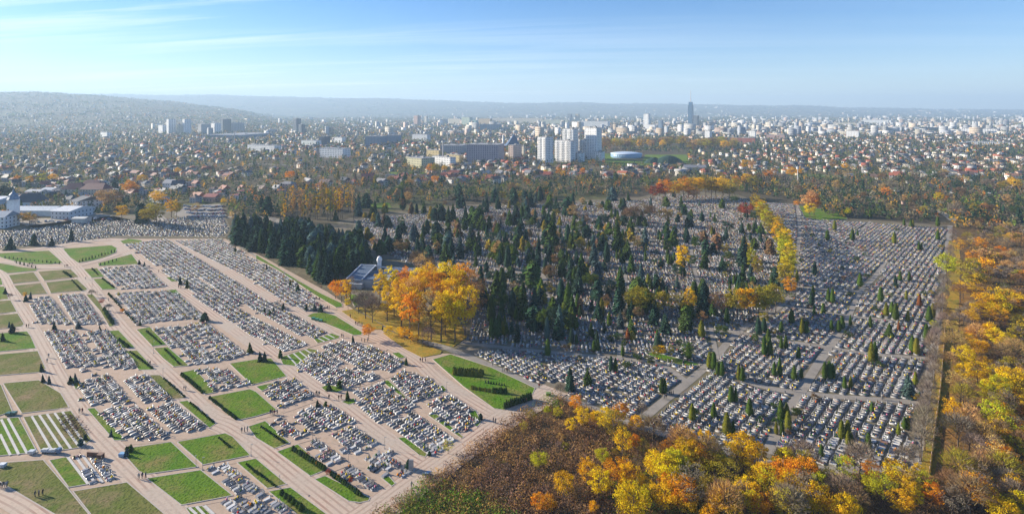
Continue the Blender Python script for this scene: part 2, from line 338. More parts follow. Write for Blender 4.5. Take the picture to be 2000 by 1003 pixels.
CEMW = [(-60, 455), (60, 440), (180, 425), (300, 415), (430, 400), (452, 450), (440, 464), (200, 465), (110, 480), (0, 487), (-60, 491)]
sheet('cemetery_ground', OLDCEM, 0.02, M['cem_old']); sheet('cemetery_ground', CEMW, 0.02, M['cem_old'])
sheet('pavement', NEWCEM, 0.05, M['paved'])
SCRUB = [(1078, 772), (1140, 800), (1230, 830), (1300, 857), (1400, 889), (1560, 924), (1790, 924), (1835, 700), (1850, 520), (1860, 440), (2300, 440), (2500, 1300), (600, 1300), (690, 1040), (800, 960), (905, 885), (1000, 817)]
sheet('scrub_floor', SCRUB, 0.03, M['scrub'])
sheet('leaf_litter', [(1862, 560), (1900, 560), (1925, 700), (1950, 850), (1990, 960), (1830, 960), (1790, 935), (1822, 800), (1848, 640)], 0.05, M['leaflitter'])
sheet('grass_verge', [(1853, 470), (1876, 470), (1872, 640), (1850, 760), (1836, 880), (1824, 930), (1797, 925), (1814, 800), (1839, 640)], 0.08, M['lawn_leaf'])
# striped main roads of the new cemetery
ROADS = [([(-30, 505), (0, 540), (22, 585), (55, 640), (82, 690), (110, 745), (160, 820), (215, 880), (290, 955), (350, 1020), (400, 1080)], 7.0),
         ([(105, 480), (128, 505), (150, 530), (185, 580), (225, 635), (275, 690), (330, 745), (400, 812), (445, 832), (505, 872), (590, 940), (690, 1020), (720, 1060)], 8.0),
         ([(215, 472), (245, 490), (290, 530), (370, 580), (440, 630), (520, 688), (600, 750), (640, 775), (720, 838), (800, 895), (850, 920)], 7.5),
         ([(345, 472), (430, 520), (500, 567), (590, 615), (650, 655), (700, 672), (760, 680)], 6.0),
         ([(430, 470), (520, 528), (620, 595), (700, 645), (745, 665), (810, 700), (860, 745), (930, 790), (985, 820)], 6.5),
         ([(1085, 760), (1050, 782), (980, 822), (885, 890), (800, 950), (720, 1010), (640, 1060)], 10.0),
         ([(-40, 500), (60, 488), (110, 480), (200, 468), (250, 470)], 7.0),
         ([(-40, 515), (20, 512), (80, 522), (130, 522), (170, 515), (215, 502), (245, 490)], 5.0),
         ([(-40, 935), (30, 962), (80, 990), (130, 1030), (200, 1090)], 9.0)]
roadsW = []
for pts, wd in ROADS: _, w = strip('road', pts, wd, 0.15, M['pavers']); roadsW.append((w, wd/2))
# asphalt lanes of the old cemetery, narrow paths
LANES = [([(1856, 440), (1848, 510), (1838, 600), (1824, 700), (1806, 800), (1792, 912)], 5.0), ([(1070, 765), (1140, 790), (1230, 826), (1300, 848), (1400, 876), (1500, 902), (1600, 916), (1795, 916)], 4.5),
         ([(830, 665), (900, 690), (960, 715), (1040, 752), (1085, 768)], 5.0), ([(900, 668), (1000, 680), (1100, 690), (1210, 700), (1290, 712), (1340, 745)], 4.0),
         ([(1262, 812), (1300, 780), (1345, 745), (1395, 700), (1445, 645), (1520, 600), (1556, 560)], 4.5), ([(1445, 740), (1500, 757), (1590, 770), (1700, 779), (1795, 786)], 4.5),
         ([(1440, 648), (1500, 660), (1610, 677), (1695, 690), (1815, 700)], 4.0), ([(1650, 632), (1623, 675), (1598, 710), (1560, 772), (1530, 812), (1500, 885)], 4.5),
         ([(1533, 596), (1600, 608), (1695, 621), (1828, 632)], 3.5), ([(1556, 560), (1680, 570), (1835, 585)], 3.5), ([(1728, 512), (1705, 545), (1680, 570), (1652, 632)], 3.5),
         ([(1556, 398), (1562, 450), (1556, 500), (1556, 560)], 4.0), ([(1590, 430), (1640, 470), (1728, 512), (1845, 522)], 3.5), ([(1700, 432), (1660, 470), (1640, 470)], 3.0),
         ([(760, 480), (860, 500), (950, 520), (1060, 540)], 4.0), ([(930, 545), (1050, 560), (1200, 575), (1330, 585), (1440, 600)], 3.0), ([(1060, 440), (1055, 480), (1062, 540), (1080, 620), (1110, 690)], 3.5),
         ([(1250, 400), (1240, 450), (1225, 520), (1215, 600), (1210, 700)], 3.0), ([(1330, 395), (1345, 450), (1355, 520), (1380, 600), (1400, 700)], 3.0), ([(980, 450), (1150, 460), (1330, 470), (1500, 470)], 3.0),
         ([(1290, 640), (1370, 645), (1445, 648)], 4.0), ([(665, 600), (600, 560), (520, 512), (445, 468)], 3.0), ([(700, 470), (800, 455), (900, 440), (1000, 430)], 3.0)]
lanesW = []
for pts, wd in LANES: wd *= .68; _, w = strip('path', pts, wd, 0.06, M['asphalt']); lanesW.append((w, wd/2))
PATHS = [('A', [(240, 318), (300, 410), (350, 480), (400, 570), (480, 670), (560, 800), (640, 900), (720, 1003)]), ('A', [(800, 295), (900, 370), (985, 450), (1080, 540), (1210, 665), (1280, 710), (1420, 830), (1560, 950)]),
         ('B', [(0, 70), (280, 55)]), ('B', [(0, 100), (60, 200), (130, 320), (200, 450), (290, 600), (400, 740), (490, 845), (620, 1003)]), ('B', [(0, 625), (300, 600), (560, 560)]), ('B', [(150, 322), (480, 282)]),
         ('B', [(480, 832), (880, 775)]), ('B', [(780, 520), (1180, 490), (1560, 430)]), ('B', [(1190, 495), (1300, 590), (1430, 700), (1620, 860), (1700, 940)]), ('B', [(1000, 742), (1400, 685), (1770, 610)]), ('B', [(1260, 955), (1640, 880), (1772, 850)]),
         ('B', [(780, 60), (870, 150), (960, 250), (1080, 370), (1190, 480)]), ('A', [(0, 745), (200, 720), (500, 705), (740, 715), (940, 700), (1220, 690), (1430, 660)]), ('C', [(0, 120), (230, 60)]), ('C', [(0, 345), (180, 300), (440, 210), (560, 200)]),
         ('C', [(640, 140), (850, 75), (1000, 20)]), ('C', [(880, 90), (1000, 180), (1120, 280), (1280, 390), (1430, 490)]), ('C', [(130, 560), (300, 505), (480, 455)]), ('C', [(480, 455), (700, 380), (860, 400)]), ('C', [(150, 310), (300, 390), (480, 470), (640, 620), (780, 720), (930, 830)]),
         ('C', [(380, 755), (490, 715), (700, 630)]), ('C', [(0, 860), (240, 808)]), ('C', [(0, 140), (120, 240), (180, 300)]), ('A', [(80, 420), (290, 398), (560, 370)]), ('A', [(1250, 300), (1400, 390), (1600, 510), (1791, 630)]), ('D', [(0, 625), (200, 725), (340, 860), (430, 880), (600, 960)]), ('D', [(180, 900), (400, 840), (560, 790)])]
pathsW = []
for c, pts in PATHS: _, w = strip('path', P(c, pts), 1.9, 0.058, M['paved']); pathsW.append((w, 0.95))
LAWNS = [('A', [(0, 195), (345, 178), (440, 262), (350, 272), (230, 272), (100, 252), (20, 230), (-20, 215)], 0), ('A', [(440, 165), (780, 140), (818, 160), (810, 190), (740, 222), (650, 245), (545, 262), (490, 225)], 0),
         ('A', [(-20, 262), (60, 275), (160, 295), (262, 305), (250, 318), (50, 335), (-20, 300)], 0), ('A', [(60, 350), (235, 328), (278, 390), (92, 408)], 1), ('A', [(265, 325), (495, 308), (552, 362), (310, 388)], 1),
         ('A', [(98, 425), (285, 405), (332, 478), (150, 490)], 1), ('A', [(322, 402), (540, 378), (612, 445), (600, 455), (355, 475)], 1), ('A', [(685, 265), (920, 202), (965, 262), (960, 272), (690, 285)], 0),
         ('A', [(585, 308), (680, 300), (730, 360), (640, 366)], 0), ('A', [(650, 377), (735, 372), (815, 448), (715, 450)], 0), ('A', [(840, 110), (900, 95), (985, 105), (1015, 128), (860, 128)], 0),
         ('A', [(-20, 372), (8, 370), (20, 415), (-20, 420)], 0), ('A', [(-20, 430), (30, 428), (60, 515), (-20, 522)], 0), ('A', [(-20, 532), (75, 525), (118, 605), (-20, 620)], 1), ('A', [(-20, 630), (125, 618), (168, 690), (150, 708), (-20, 728)], 1),
         ('A', [(-20, 757), (190, 742), (215, 775), (252, 860), (-20, 885)], 0), ('A', [(-20, 905), (265, 880), (318, 1000), (275, 1028), (-20, 1052)], 1), ('A', [(600, 484), (650, 484), (690, 530), (800, 705), (765, 710), (700, 600)], 1),
         ('A', [(955, 730), (1050, 712), (1165, 835), (1065, 846)], 0), ('A', [(1075, 860), (1175, 852), (1325, 983), (1215, 990), (1140, 930)], 0), ('A', [(742, 742), (830, 735), (945, 856), (830, 860)], 0), ('A', [(860, 880), (960, 876), (1085, 1010), (970, 1012)], 0),
         ('A', [(1160, 365), (1230, 360), (1260, 390), (1200, 395)], 0), ('A', [(1150, 455), (1230, 450), (1270, 490), (1210, 495)], 0),
         ('B', [(20, 102), (270, 80), (420, 170), (478, 270), (150, 310)], 1), ('B', [(-20, 110), (8, 112), (85, 295), (-20, 330)], 1), ('B', [(-20, 345), (130, 338), (258, 578), (-20, 605)], 0), ('B', [(160, 335), (490, 292), (635, 492), (560, 545), (290, 585)], 1),
         ('B', [(-20, 655), (300, 632), (470, 830), (620, 1015), (380, 1010), (200, 905), (60, 822), (-20, 770)], 1), ('B', [(340, 635), (460, 612), (605, 800), (475, 822)], 0), ('B', [(505, 850), (880, 787), (1160, 1025), (640, 1025)], 1),
         ('B', [(855, 592), (900, 548), (1185, 507), (1370, 680), (1005, 732), (960, 710)], 0), ('B', [(1225, 507), (1560, 447), (1610, 470), (1735, 600), (1405, 666)], 0), ('B', [(1015, 760), (1390, 702), (1610, 878), (1255, 945)], 0),
         ('B', [(600, 278), (655, 272), (875, 495), (790, 498)], 0), ('B', [(1030, 45), (1110, 45), (1275, 205), (1195, 213)], 1), ('B', [(1235, 230), (1300, 222), (1495, 380), (1450, 412)], 0), ('B', [(1245, 30), (1350, 5), (1500, 163), (1420, 178)], 0),
         ('B', [(480, 60), (540, 70), (560, 130), (520, 140)], 0), ('B', [(1285, 965), (1400, 950), (1480, 1030), (1330, 1030)], 0), ('B', [(1640, 650), (1772, 622), (1985, 800), (1850, 830)], 0),
         ('O', [(405, 776), (488, 760), (500, 765), (541, 801), (500, 813), (468, 820), (430, 797)], 0), ('O', [(448, 710), (500, 702), (530, 700), (560, 735), (492, 752)], 0),
         ('C', [(-55, 402), (65, 362), (235, 513), (125, 555), (0, 480)], 0), ('C', [(143, 575), (290, 524), (488, 698), (375, 745)], 0), ('C', [(405, 767), (480, 742), (790, 895), (780, 915), (720, 928), (640, 918)], 0),
         ('C', [(85, 850), (240, 822), (500, 1015), (290, 1015)], 0), ('C', [(870, 88), (915, 80), (1110, 262), (1090, 262)], 0), ('C', [(1250, 125), (1295, 118), (1322, 150), (1280, 168)], 0), ('C', [(980, 480), (1030, 475), (1185, 590), (1170, 612), (1130, 600)], 0),
         ('C', [(1190, 322), (1250, 315), (1440, 475), (1420, 482)], 0), ('C', [(1470, 300), (1520, 288), (1560, 370), (1530, 405), (1490, 370)], 0), ('C', [(860, 750), (920, 745), (965, 795), (940, 815)], 0), ('C', [(590, 230), (680, 205), (690, 235), (640, 250)], 0),
         ('C', [(450, 130), (500, 110), (620, 140), (560, 165), (480, 155)], 0), ('C', [(0, 125), (130, 95), (140, 110), (40, 155)], 0),
         ('O', [(845, 702), (880, 692), (960, 718), (1045, 758), (1040, 770), (985, 801), (965, 798), (905, 755)], 0),
         ('D', [(355, 635), (400, 615), (480, 610), (560, 635), (745, 750), (735, 768), (680, 768), (580, 725)], 0), ('D', [(405, 795), (530, 757), (585, 775), (580, 790), (430, 825)], 0), ('D', [(165, 925), (370, 862), (430, 875), (270, 985), (190, 975)], 0),
         ('D', [(0, 205), (130, 285), (300, 390), (460, 480), (600, 545), (605, 570), (560, 575), (400, 480), (240, 370), (140, 305), (0, 235)], 0), ('D', [(600, 600), (680, 587), (800, 650), (885, 700), (880, 728), (820, 730), (700, 670)], 2),
         ('D', [(890, 752), (950, 745), (1050, 790), (1300, 880), (1290, 900), (1160, 925), (1050, 870), (950, 800)], 2), ('D', [(640, 480), (800, 500), (690, 570)], 0), ('D', [(700, 580), (850, 540), (1400, 640), (1480, 780), (1380, 850), (1000, 760)], 2),
         ('E', [(930, 895), (1000, 890), (1330, 975), (1240, 985), (1080, 960)], 0), ('E', [(1680, 20), (1740, 0), (1791, 60), (1720, 65)], 0), ('O', [(1560, 402), (1650, 415), (1655, 428), (1600, 430), (1572, 425)], 0), ('D', [(950, 895), (1000, 890), (1050, 925), (1000, 930)], 0)]
lawnP = []
for c, pts, k in LAWNS:
    pp = P(c, pts); lawnP.append(pp); lo = sheet('lawn', pp, 0.20, M[('lawn', 'lawn_dry', 'lawn_leaf')[k]], 0.19)
    w = gw(pp); mb = MB(); n = len(w)
    for i in range(n):
        a, b = Vector(w[i]), Vector(w[(i+1) % n]); d = b-a; m_ = (a+b)/2; l = d.length
        mb.box(m_.x, m_.y, 0.0, l+0.2, 0.22, 0.225+0.004*(i % 2), 0, math.atan2(d.y, d.x))
    if k < 2: tag(link(bpy.data.objects.new('kerb', mb.mesh('kerb', M['kerb'])), None), kind='structure')
for c, pts in [('B', [(220, 330), (355, 560)]), ('B', [(272, 322), (430, 560)]), ('B', [(325, 315), (490, 555)]), ('B', [(378, 308), (550, 545)]), ('B', [(0, 455), (72, 600)]), ('B', [(8, 352), (130, 595)]), ('B', [(55, 345), (188, 588)]), ('B', [(432, 300), (585, 520)]),
               ('B', [(470, 615), (610, 800)]), ('B', [(520, 605), (660, 795)]), ('B', [(570, 600), (710, 790)]), ('B', [(620, 600), (760, 780)]), ('B', [(1310, 965), (1360, 1010)]), ('B', [(1360, 957), (1420, 1020)]), ('B', [(1415, 950), (1480, 1010)]),
               ('D', [(500, 765), (550, 790)]), ('D', [(465, 778), (515, 803)]), ('D', [(430, 790), (480, 815)]), ('D', [(345, 872), (400, 905)]), ('D', [(305, 885), (360, 930)]), ('D', [(262, 898), (320, 950)]), ('D', [(222, 912), (280, 975)])]:
    strip('path', P(c, pts), 0.6, 0.215, M['strip'])
for pts, wd, mt in [([(1530, 358), (1600, 366), (1700, 384), (1770, 395), (1830, 410), (1862, 430)], 6, 'gravel'), ([(330, 440), (300, 415), (270, 395), (330, 370), (400, 355)], 7, 'asphalt'), ([(0, 432), (80, 430), (170, 425), (190, 400), (150, 385)], 9, 'gravel'),
                    ([(380, 440), (430, 425), (520, 425), (560, 440)], 8, 'gravel'), ([(450, 380), (560, 350), (700, 340), (900, 345), (1050, 350)], 6, 'asphalt'), ([(300, 318), (500, 320), (700, 330)], 8, 'asphalt'), ([(1180, 325), (1400, 332), (1650, 345), (2000, 350)], 6, 'asphalt'),
                    ([(1750, 270), (1790, 262), (1830, 258)], 14, 'gravel')]:
    strip('road', pts, wd, 0.03, M[mt])
sheet('car_park', [(355, 402), (430, 398), (445, 425), (400, 436), (340, 420)], 0.04, M['asphalt'])
sheet('yard', [(20, 425), (125, 427), (190, 415), (260, 430), (180, 440), (60, 445)], 0.02, M['gravel'])
for pp in [[(1180, 300), (1195, 300), (1200, 312), (1255, 314), (1260, 302), (1340, 302), (1350, 318), (1180, 320)], [(1190, 318), (1310, 318), (1310, 324), (1190, 324)], [(1480, 328), (1530, 328), (1540, 334), (1490, 334)], [(140, 352), (220, 352), (225, 358), (140, 358)],
           [(380, 383), (410, 380), (420, 392), (395, 396)], [(285, 362), (330, 362), (335, 368), (280, 368)], [(760, 336), (830, 336), (835, 340), (760, 340)], [(1060, 330), (1100, 330), (1100, 334), (1060, 334)], [(1540, 338), (1620, 342), (1690, 347), (1690, 350), (1600, 346), (1540, 342)],
           [(450, 284), (470, 280), (470, 286), (450, 290)], [(560, 285), (600, 285), (600, 290), (560, 290)], [(1900, 390), (1950, 392), (1950, 400), (1890, 398)], [(700, 400), (760, 395), (765, 405), (700, 408)]]:
    sheet('lawn', pp, 0.04, M['lawn'])

# ------------------------------------------------------------------ automatic labels (ordinals inside a zone)
ORD = ['leftmost', 'second from left', 'third from left', 'fourth from left', 'fifth from left', 'sixth from left', 'seventh from left', 'eighth from left', 'ninth from left', 'tenth from left', 'eleventh from left', 'twelfth from left', 'thirteenth from left', 'fourteenth from left', 'fifteenth from left', 'sixteenth from left']
REG = []
def reg(o, base, zone, catg, px, py, group): REG.append((o, base, zone, catg, px, py, group)); o['category'] = catg; o['group'] = group
def finish_labels():
    d = {}
    for r in REG: d.setdefault((r[1], r[2]), []).append(r)
    def name(items, pre, depth):
        items = sorted(items, key=lambda r: r[4]); n = len(items)
        if n == 1: items[0][0]['label'] = pre; return
        if n <= 6 or depth >= 2:
            for i, r in enumerate(items):
                rr = 'rightmost' if i == n-1 and n > 2 else ('right one of two' if n == 2 and i else ('left one of two' if n == 2 else (ORD[i] if i < len(ORD) else 'towards the right')))
                r[0]['label'] = pre+', '+rr
            return
        if depth == 0:
            it = sorted(items, key=lambda r: r[5]); k = 3 if n > 12 else 2; sz = -(-n//k); nm = {2: ['far half', 'near half'], 3: ['far part', 'middle depth', 'near part']}[k]
            for j in range(k): name(it[j*sz:(j+1)*sz], pre+', '+nm[j], 1)
        else:
            if n > 16:
                sz = -(-n//4)
                for j, q in enumerate(['left end', 'left middle', 'right middle', 'right end']): name(items[j*sz:(j+1)*sz], pre+' '+q, 2)
            else: name(items, pre, 2)
    for (b, z), items in d.items(): name(items, b+' '+z, 0)

# ------------------------------------------------------------------ trees
def leaf_quads(cen, nor, size, v, rs):
    n = len(cen); a = rs.normal(size=(n, 3)); nn = nor+0.9*rs.normal(size=(n, 3)); nn /= np.linalg.norm(nn, axis=1)[:, None]
    t = np.cross(nn, a); t /= np.linalg.norm(t, axis=1)[:, None]; b = np.cross(nn, t); s = (size*rs.uniform(.6, 1.3, n))[:, None]
    V = np.stack([cen-t*s, cen-b*s*.7, cen+t*s, cen+b*s*.7], 1).reshape(-1, 3)
    return V, np.arange(4*n).reshape(n, 4), np.repeat(v, 4)
def dirs(n, rs): d = rs.normal(size=(n, 3)); return d/np.linalg.norm(d, axis=1)[:, None]
def crown_leafy(seed, rx=0.34, zc=0.60, rz=0.40, npuff=34, nleaf=70, size=0.018, mat='leaf', sparse=0.0):
    rs = np.random.default_rng(seed); Vs, Fs, vs = [], [], []; o_ = 0
    lean = rs.normal(0, .04, 2)
    for k in range(npuff):
        d = dirs(1, rs)[0]; r = rs.uniform(.35, 1.0)**0.6; c = np.array([d[0]*rx*r+lean[0], d[1]*rx*r+lean[1], zc+d[2]*rz*r*(1 if d[2] > 0 else .8)])
        pr = rs.uniform(.07, .13)*(rx/0.34); n = int(nleaf*rs.uniform(.6, 1.3)*(1-sparse)); dd = dirs(n, rs); dd[:, 2] = np.abs(dd[:, 2])*.9+dd[:, 2]*.1+rs.normal(0, .25, n)
        q = c+dd*pr*rs.uniform(.55, 1.1, n)[:, None]*np.array([1, 1, .8]); pv = rs.uniform(.2, .8)
        V, F_, v = leaf_quads(q, dd, size, np.clip(pv+rs.normal(0, .22, n), 0, 1), rs); Vs.append(V); Fs.append(F_+o_); vs.append(v); o_ += len(V)
    return mesh_np('crown', np.vstack(Vs), np.vstack(Fs), M[mat], {'v': (np.concatenate(vs), 'FLOAT')})
def crown_bare(seed, rx=0.36, n=1100, width=0.0022, zc=.55, rz=.45):
    rs = np.random.default_rng(seed); Vs, vs = [], []
    for k in range(n):
        d = dirs(1, rs)[0]; d[2] = abs(d[2])*.9-.15; r = rs.uniform(.3, 1)**.5
        p = np.array([d[0]*rx*r, d[1]*rx*r, zc+d[2]*rz*r]); dr = np.array([d[0], d[1], abs(d[2])+.5])+rs.normal(0, .35, 3); dr /= np.linalg.norm(dr); l = rs.uniform(.06, .16)
        s = np.cross(dr, rs.normal(size=3)); s /= np.linalg.norm(s); wv = width*rs.uniform(.6, 2.2)
        Vs += [p-s*wv-dr*l*.5, p+s*wv-dr*l*.5, p+dr*l*.5]; vs += [rs.uniform(0, 1)]*3
    return mesh_np('crown', np.array(Vs), np.arange(3*n).reshape(n, 3), M['twig'], {'v': (np.array(vs), 'FLOAT')})
def crown_spruce(seed, rb=0.20, tiers=20, z0=.05, sz=.03, blunt=0.0):
    rs = np.random.default_rng(seed); Vs, vs = [], []
    lob = rs.uniform(0, 6.3, 3); lean = rs.normal(0, .03, 2)
    for k in range(tiers):
        t = k/(tiers-1); z = z0+(1-z0)*t; r = rb*((1-t)**(0.68-blunt*.3))*rs.uniform(.85, 1.12)+.008; nb = max(5, int(17*(1-t)+5)); ph = rs.uniform(0, 6.3)
        for j in range(nb):
            if rs.random() < .10: continue
            a = ph+2*math.pi*j/nb+rs.normal(0, .16); rr = r*rs.uniform(.62, 1.2)*(1+.18*math.sin(a*2+lob[0]+t*4)+.12*math.sin(a*3+lob[1]-t*9)); dz = -rr*rs.uniform(.12, .5); w_ = (2.4*rr/nb*2.2+sz*.3)*rs.uniform(.8, 1.2); c, s = math.cos(a), math.sin(a); dv = rs.uniform(0, 1)
            up = (1-z0)/tiers*rs.uniform(1.0, 2.0)
            root = np.array([c*rr*.12, s*rr*.12, z+up]); tip = np.array([c*rr, s*rr, z+dz]); sd = np.array([-s, c, 0])*w_*.5; mid = root*.42+tip*.58+np.array([0, 0, up*.12])
            Vs += [root, mid-sd+np.array([0, 0, -up*.35]), tip, mid+sd+np.array([0, 0, -up*.35])]; vs += [dv]*4
            Vs += [root*.5+tip*.5+sd*.9, mid+np.array([0, 0, up*.5]), tip*.9+root*.1-sd*.6+np.array([0, 0, -up*.5]), root*.5+tip*.5-sd+np.array([0, 0, -up])]; vs += [rs.uniform(0, 1)]*4
    n = len(Vs)//4; Vs = np.array(Vs); Vs[:, 0] += lean[0]*Vs[:, 2]; Vs[:, 1] += lean[1]*Vs[:, 2]; return mesh_np('crown', Vs, np.arange(4*n).reshape(n, 4), M['needle'], {'v': (np.array(vs), 'FLOAT')})
def crown_column(seed, rx=0.13, n=800, size=.017, mat='needle', pw=.6, core=True, z0=.03):
    rs = np.random.default_rng(seed); t = rs.uniform(0, 1, n); a = rs.uniform(0, 2*math.pi, n)
    prof = lambda t: rx*np.minimum(1, (t/.18)**.5)*(np.clip(1-t, 0, 1)**pw)*1.15
    lump = 1+.10*np.sin(a*3+t*9+seed)+.07*np.sin(a*5-t*23)
    r = prof(t)*lump*rs.uniform(.75, 1.05, n); c = np.stack([r*np.cos(a), r*np.sin(a), z0+(1-z0)*t], 1); nor = np.stack([np.cos(a), np.sin(a), .5+0*a], 1)
    V, F_, v = leaf_quads(c, nor, size, rs.uniform(0, 1, n), rs)
    if core:
        nn, mm = 9, 8; cv = []
        for i in range(nn):
            tt = i/(nn-1)*.97+.01
            for j in range(mm): al = 2*math.pi*j/mm; rr = float(prof(np.array(tt)))*.8; cv.append((rr*math.cos(al), rr*math.sin(al), z0+(1-z0)*tt))
        cf = [(i*mm+j, i*mm+(j+1) % mm, (i+1)*mm+(j+1) % mm, (i+1)*mm+j) for i in range(nn-1) for j in range(mm)]
        F_ = np.vstack([F_, np.array(cf)+len(V)]); V = np.vstack([V, np.array(cv)]); v = np.concatenate([v, np.full(len(cv), .35)])
    return mesh_np('crown', V, F_, M[mat], {'v': (v, 'FLOAT')})
def trunk_mesh(seed, h=.75, r=.018, limbs=7, mat='bark', spread=.26, z0=.22):
    rs = random.Random(seed); mb = MB(); p = Vector((0, 0, -0.02)); pts = [p]
    for k in range(5): pts.append(Vector((rs.gauss(0, .008), rs.gauss(0, .008), h*(k+1)/5)))
    for k in range(5): mb.tube(pts[k], pts[k+1], r*(1-k*.17), r*(1-(k+1)*.17), 6)
    for k in range(limbs):
        z = z0+(h-z0)*k/max(1, limbs); a = k*2.4+rs.uniform(-.4, .4); l = spread*rs.uniform(.6, 1.1); b = Vector((0, 0, z)); m_ = b+Vector((math.cos(a)*l*.55, math.sin(a)*l*.55, l*.5)); e = m_+Vector((math.cos(a+.3)*l*.45, math.sin(a+.3)*l*.45, l*.5))
        mb.tube(b, m_, r*.5, r*.33, 5); mb.tube(m_, e, r*.33, r*.12, 4)
        mb.tube(m_, m_+Vector((math.cos(a-.7)*l*.4, math.sin(a-.7)*l*.4, l*.35)), r*.28, r*.08, 4)
    return mb.mesh('trunk', M[mat])
VAR = {
 'round': [(crown_leafy(100+i, rx=(.36, .31, .40, .34, .38)[i], zc=(.60, .62, .56, .6, .58)[i], rz=(.37, .36, .38, .37, .4)[i], npuff=(46, 40, 50, 38, 46)[i], nleaf=62), trunk_mesh(200+i)) for i in range(5)],
 'tall': [(crown_leafy(120+i, rx=.22, zc=.58, rz=.42, npuff=40, nleaf=52, size=.016), trunk_mesh(220+i, spread=.16)) for i in range(3)],
 'thin': [(crown_leafy(130+i, rx=.33, zc=.60, rz=.38, npuff=40, nleaf=34, size=.014), trunk_mesh(230+i, limbs=9)) for i in range(3)],
 'bare': [(crown_bare(140+i, n=1300), trunk_mesh(240+i, h=.8, limbs=12, spread=.3, z0=.18)) for i in range(4)],
 'poplar': [(crown_leafy(150+i, rx=.10, zc=.54, rz=.45, npuff=36, nleaf=38, size=.012), trunk_mesh(250+i, r=.012, spread=.08)) for i in range(3)],
 'spruce': [(crown_spruce(160+i, rb=(.23, .19, .27, .21, .25, .29, .17)[i], tiers=(20, 24, 18, 22, 16, 20, 26)[i]), trunk_mesh(260+i, h=.9, r=.014, limbs=0)) for i in range(7)],
 'pine': [(crown_spruce(170+i, rb=(.30, .36, .27, .33)[i], blunt=(1.0, 1.4, .8, 1.2)[i], z0=.10), trunk_mesh(270+i, h=.8, r=.016, limbs=3)) for i in range(4)],
 'thuja': [(crown_column(180+i, rx=(.14, .17, .2)[i], pw=(.55, .45, .6)[i]), trunk_mesh(280+i, h=.3, r=.02, limbs=0)) for i in range(3)],
 'bush': [(crown_leafy(190+i, rx=.62, zc=.42, rz=.46, npuff=24, nleaf=46, size=.045), trunk_mesh(290+i, h=.4, r=.03, limbs=4, spread=.4, z0=.05)) for i in range(3)],
 'juniper': [(crown_column(195+i, rx=.42, pw=.5, n=700, size=.04), trunk_mesh(295+i, h=.3, r=.03, limbs=0)) for i in range(2)],
}
CLR = {'Y': (0.78, 0.53, 0.012), 'YO': (0.76, 0.43, 0.012), 'O': (0.70, 0.28, 0.015), 'R': (0.36, 0.07, 0.03), 'OL': (0.34, 0.26, 0.03), 'YG': (0.48, 0.44, 0.02), 'BR': (0.24, 0.145, 0.07), 'BARE': (0.25, 0.19, 0.14), 'TAN': (0.50, 0.30, 0.11),
       'SP': (0.036, 0.072, 0.045), 'SB': (0.085, 0.135, 0.12), 'SG': (0.06, 0.10, 0.025), 'TH': (0.065, 0.11, 0.02), 'THY': (0.16, 0.165, 0.02), 'G': (0.09, 0.13, 0.02), 'THB': (0.25, 0.1, 0.03)}
CN = {'Y': 'bright yellow', 'YO': 'golden', 'O': 'orange', 'R': 'red', 'OL': 'olive', 'YG': 'yellow-green', 'BR': 'brown', 'BARE': 'leafless grey-brown', 'TAN': 'pale tan', 'SP': 'dark green', 'SB': 'blue-green', 'SG': 'mid green', 'TH': 'green', 'THY': 'yellowish-green', 'G': 'green', 'THB': 'rusty'}
KN = {'round': ('broad', 'tree', 'leafy_tree'), 'tall': ('tall', 'tree', 'tall_tree'), 'thin': ('half-bare', 'tree', 'thinning_tree'), 'bare': ('', 'tree', 'bare_tree'), 'poplar': ('slender', 'poplar', 'poplar_tree'), 'spruce': ('conical', 'spruce', 'spruce_tree'), 'pine': ('blunt', 'pine', 'pine_tree'),
      'thuja': ('columnar', 'thuja', 'thuja_tree'), 'bush': ('round', 'bush', 'bush'), 'juniper': ('dense', 'evergreen bush', 'evergreen_bush')}
def tree(kind, X, Y, h, col, zone, group, wide=1.0):
    r = random; crown, trunk = r.choice(VAR[kind]); c = CLR[col]; f_ = r.uniform(.82, 1.18); c = tuple(min(.8, x*f_*r.uniform(.92, 1.08)) for x in c)
    ad, cn, nm = KN[kind]
    if zone.startswith('in the rows on'): nm = 'thuja_shrub'
    if nm == 'leafy_tree' and col in ('Y', 'YO', 'O', 'R', 'TAN', 'BR'): nm = 'autumn_tree'
    t = empty(nm, (X, Y, float(hz(X, Y))), r.uniform(0, 6.28), (h*wide*r.uniform(.9, 1.1), h*wide*r.uniform(.9, 1.1), h))
    child('crown', crown, t, c); child('trunk', trunk, t)
    px, py = topx(X, Y); base = (ad+' '+CN[col]+' '+cn).strip()
    reg(t, base, zone, cn, px, py, group); return t
def tpx(kind, px, py, hpx, col, zone, group, wide=1.0):
    X, Y = g(px, py); return tree(kind, X, Y, hpx*mpp(py), col, zone, group, wide)
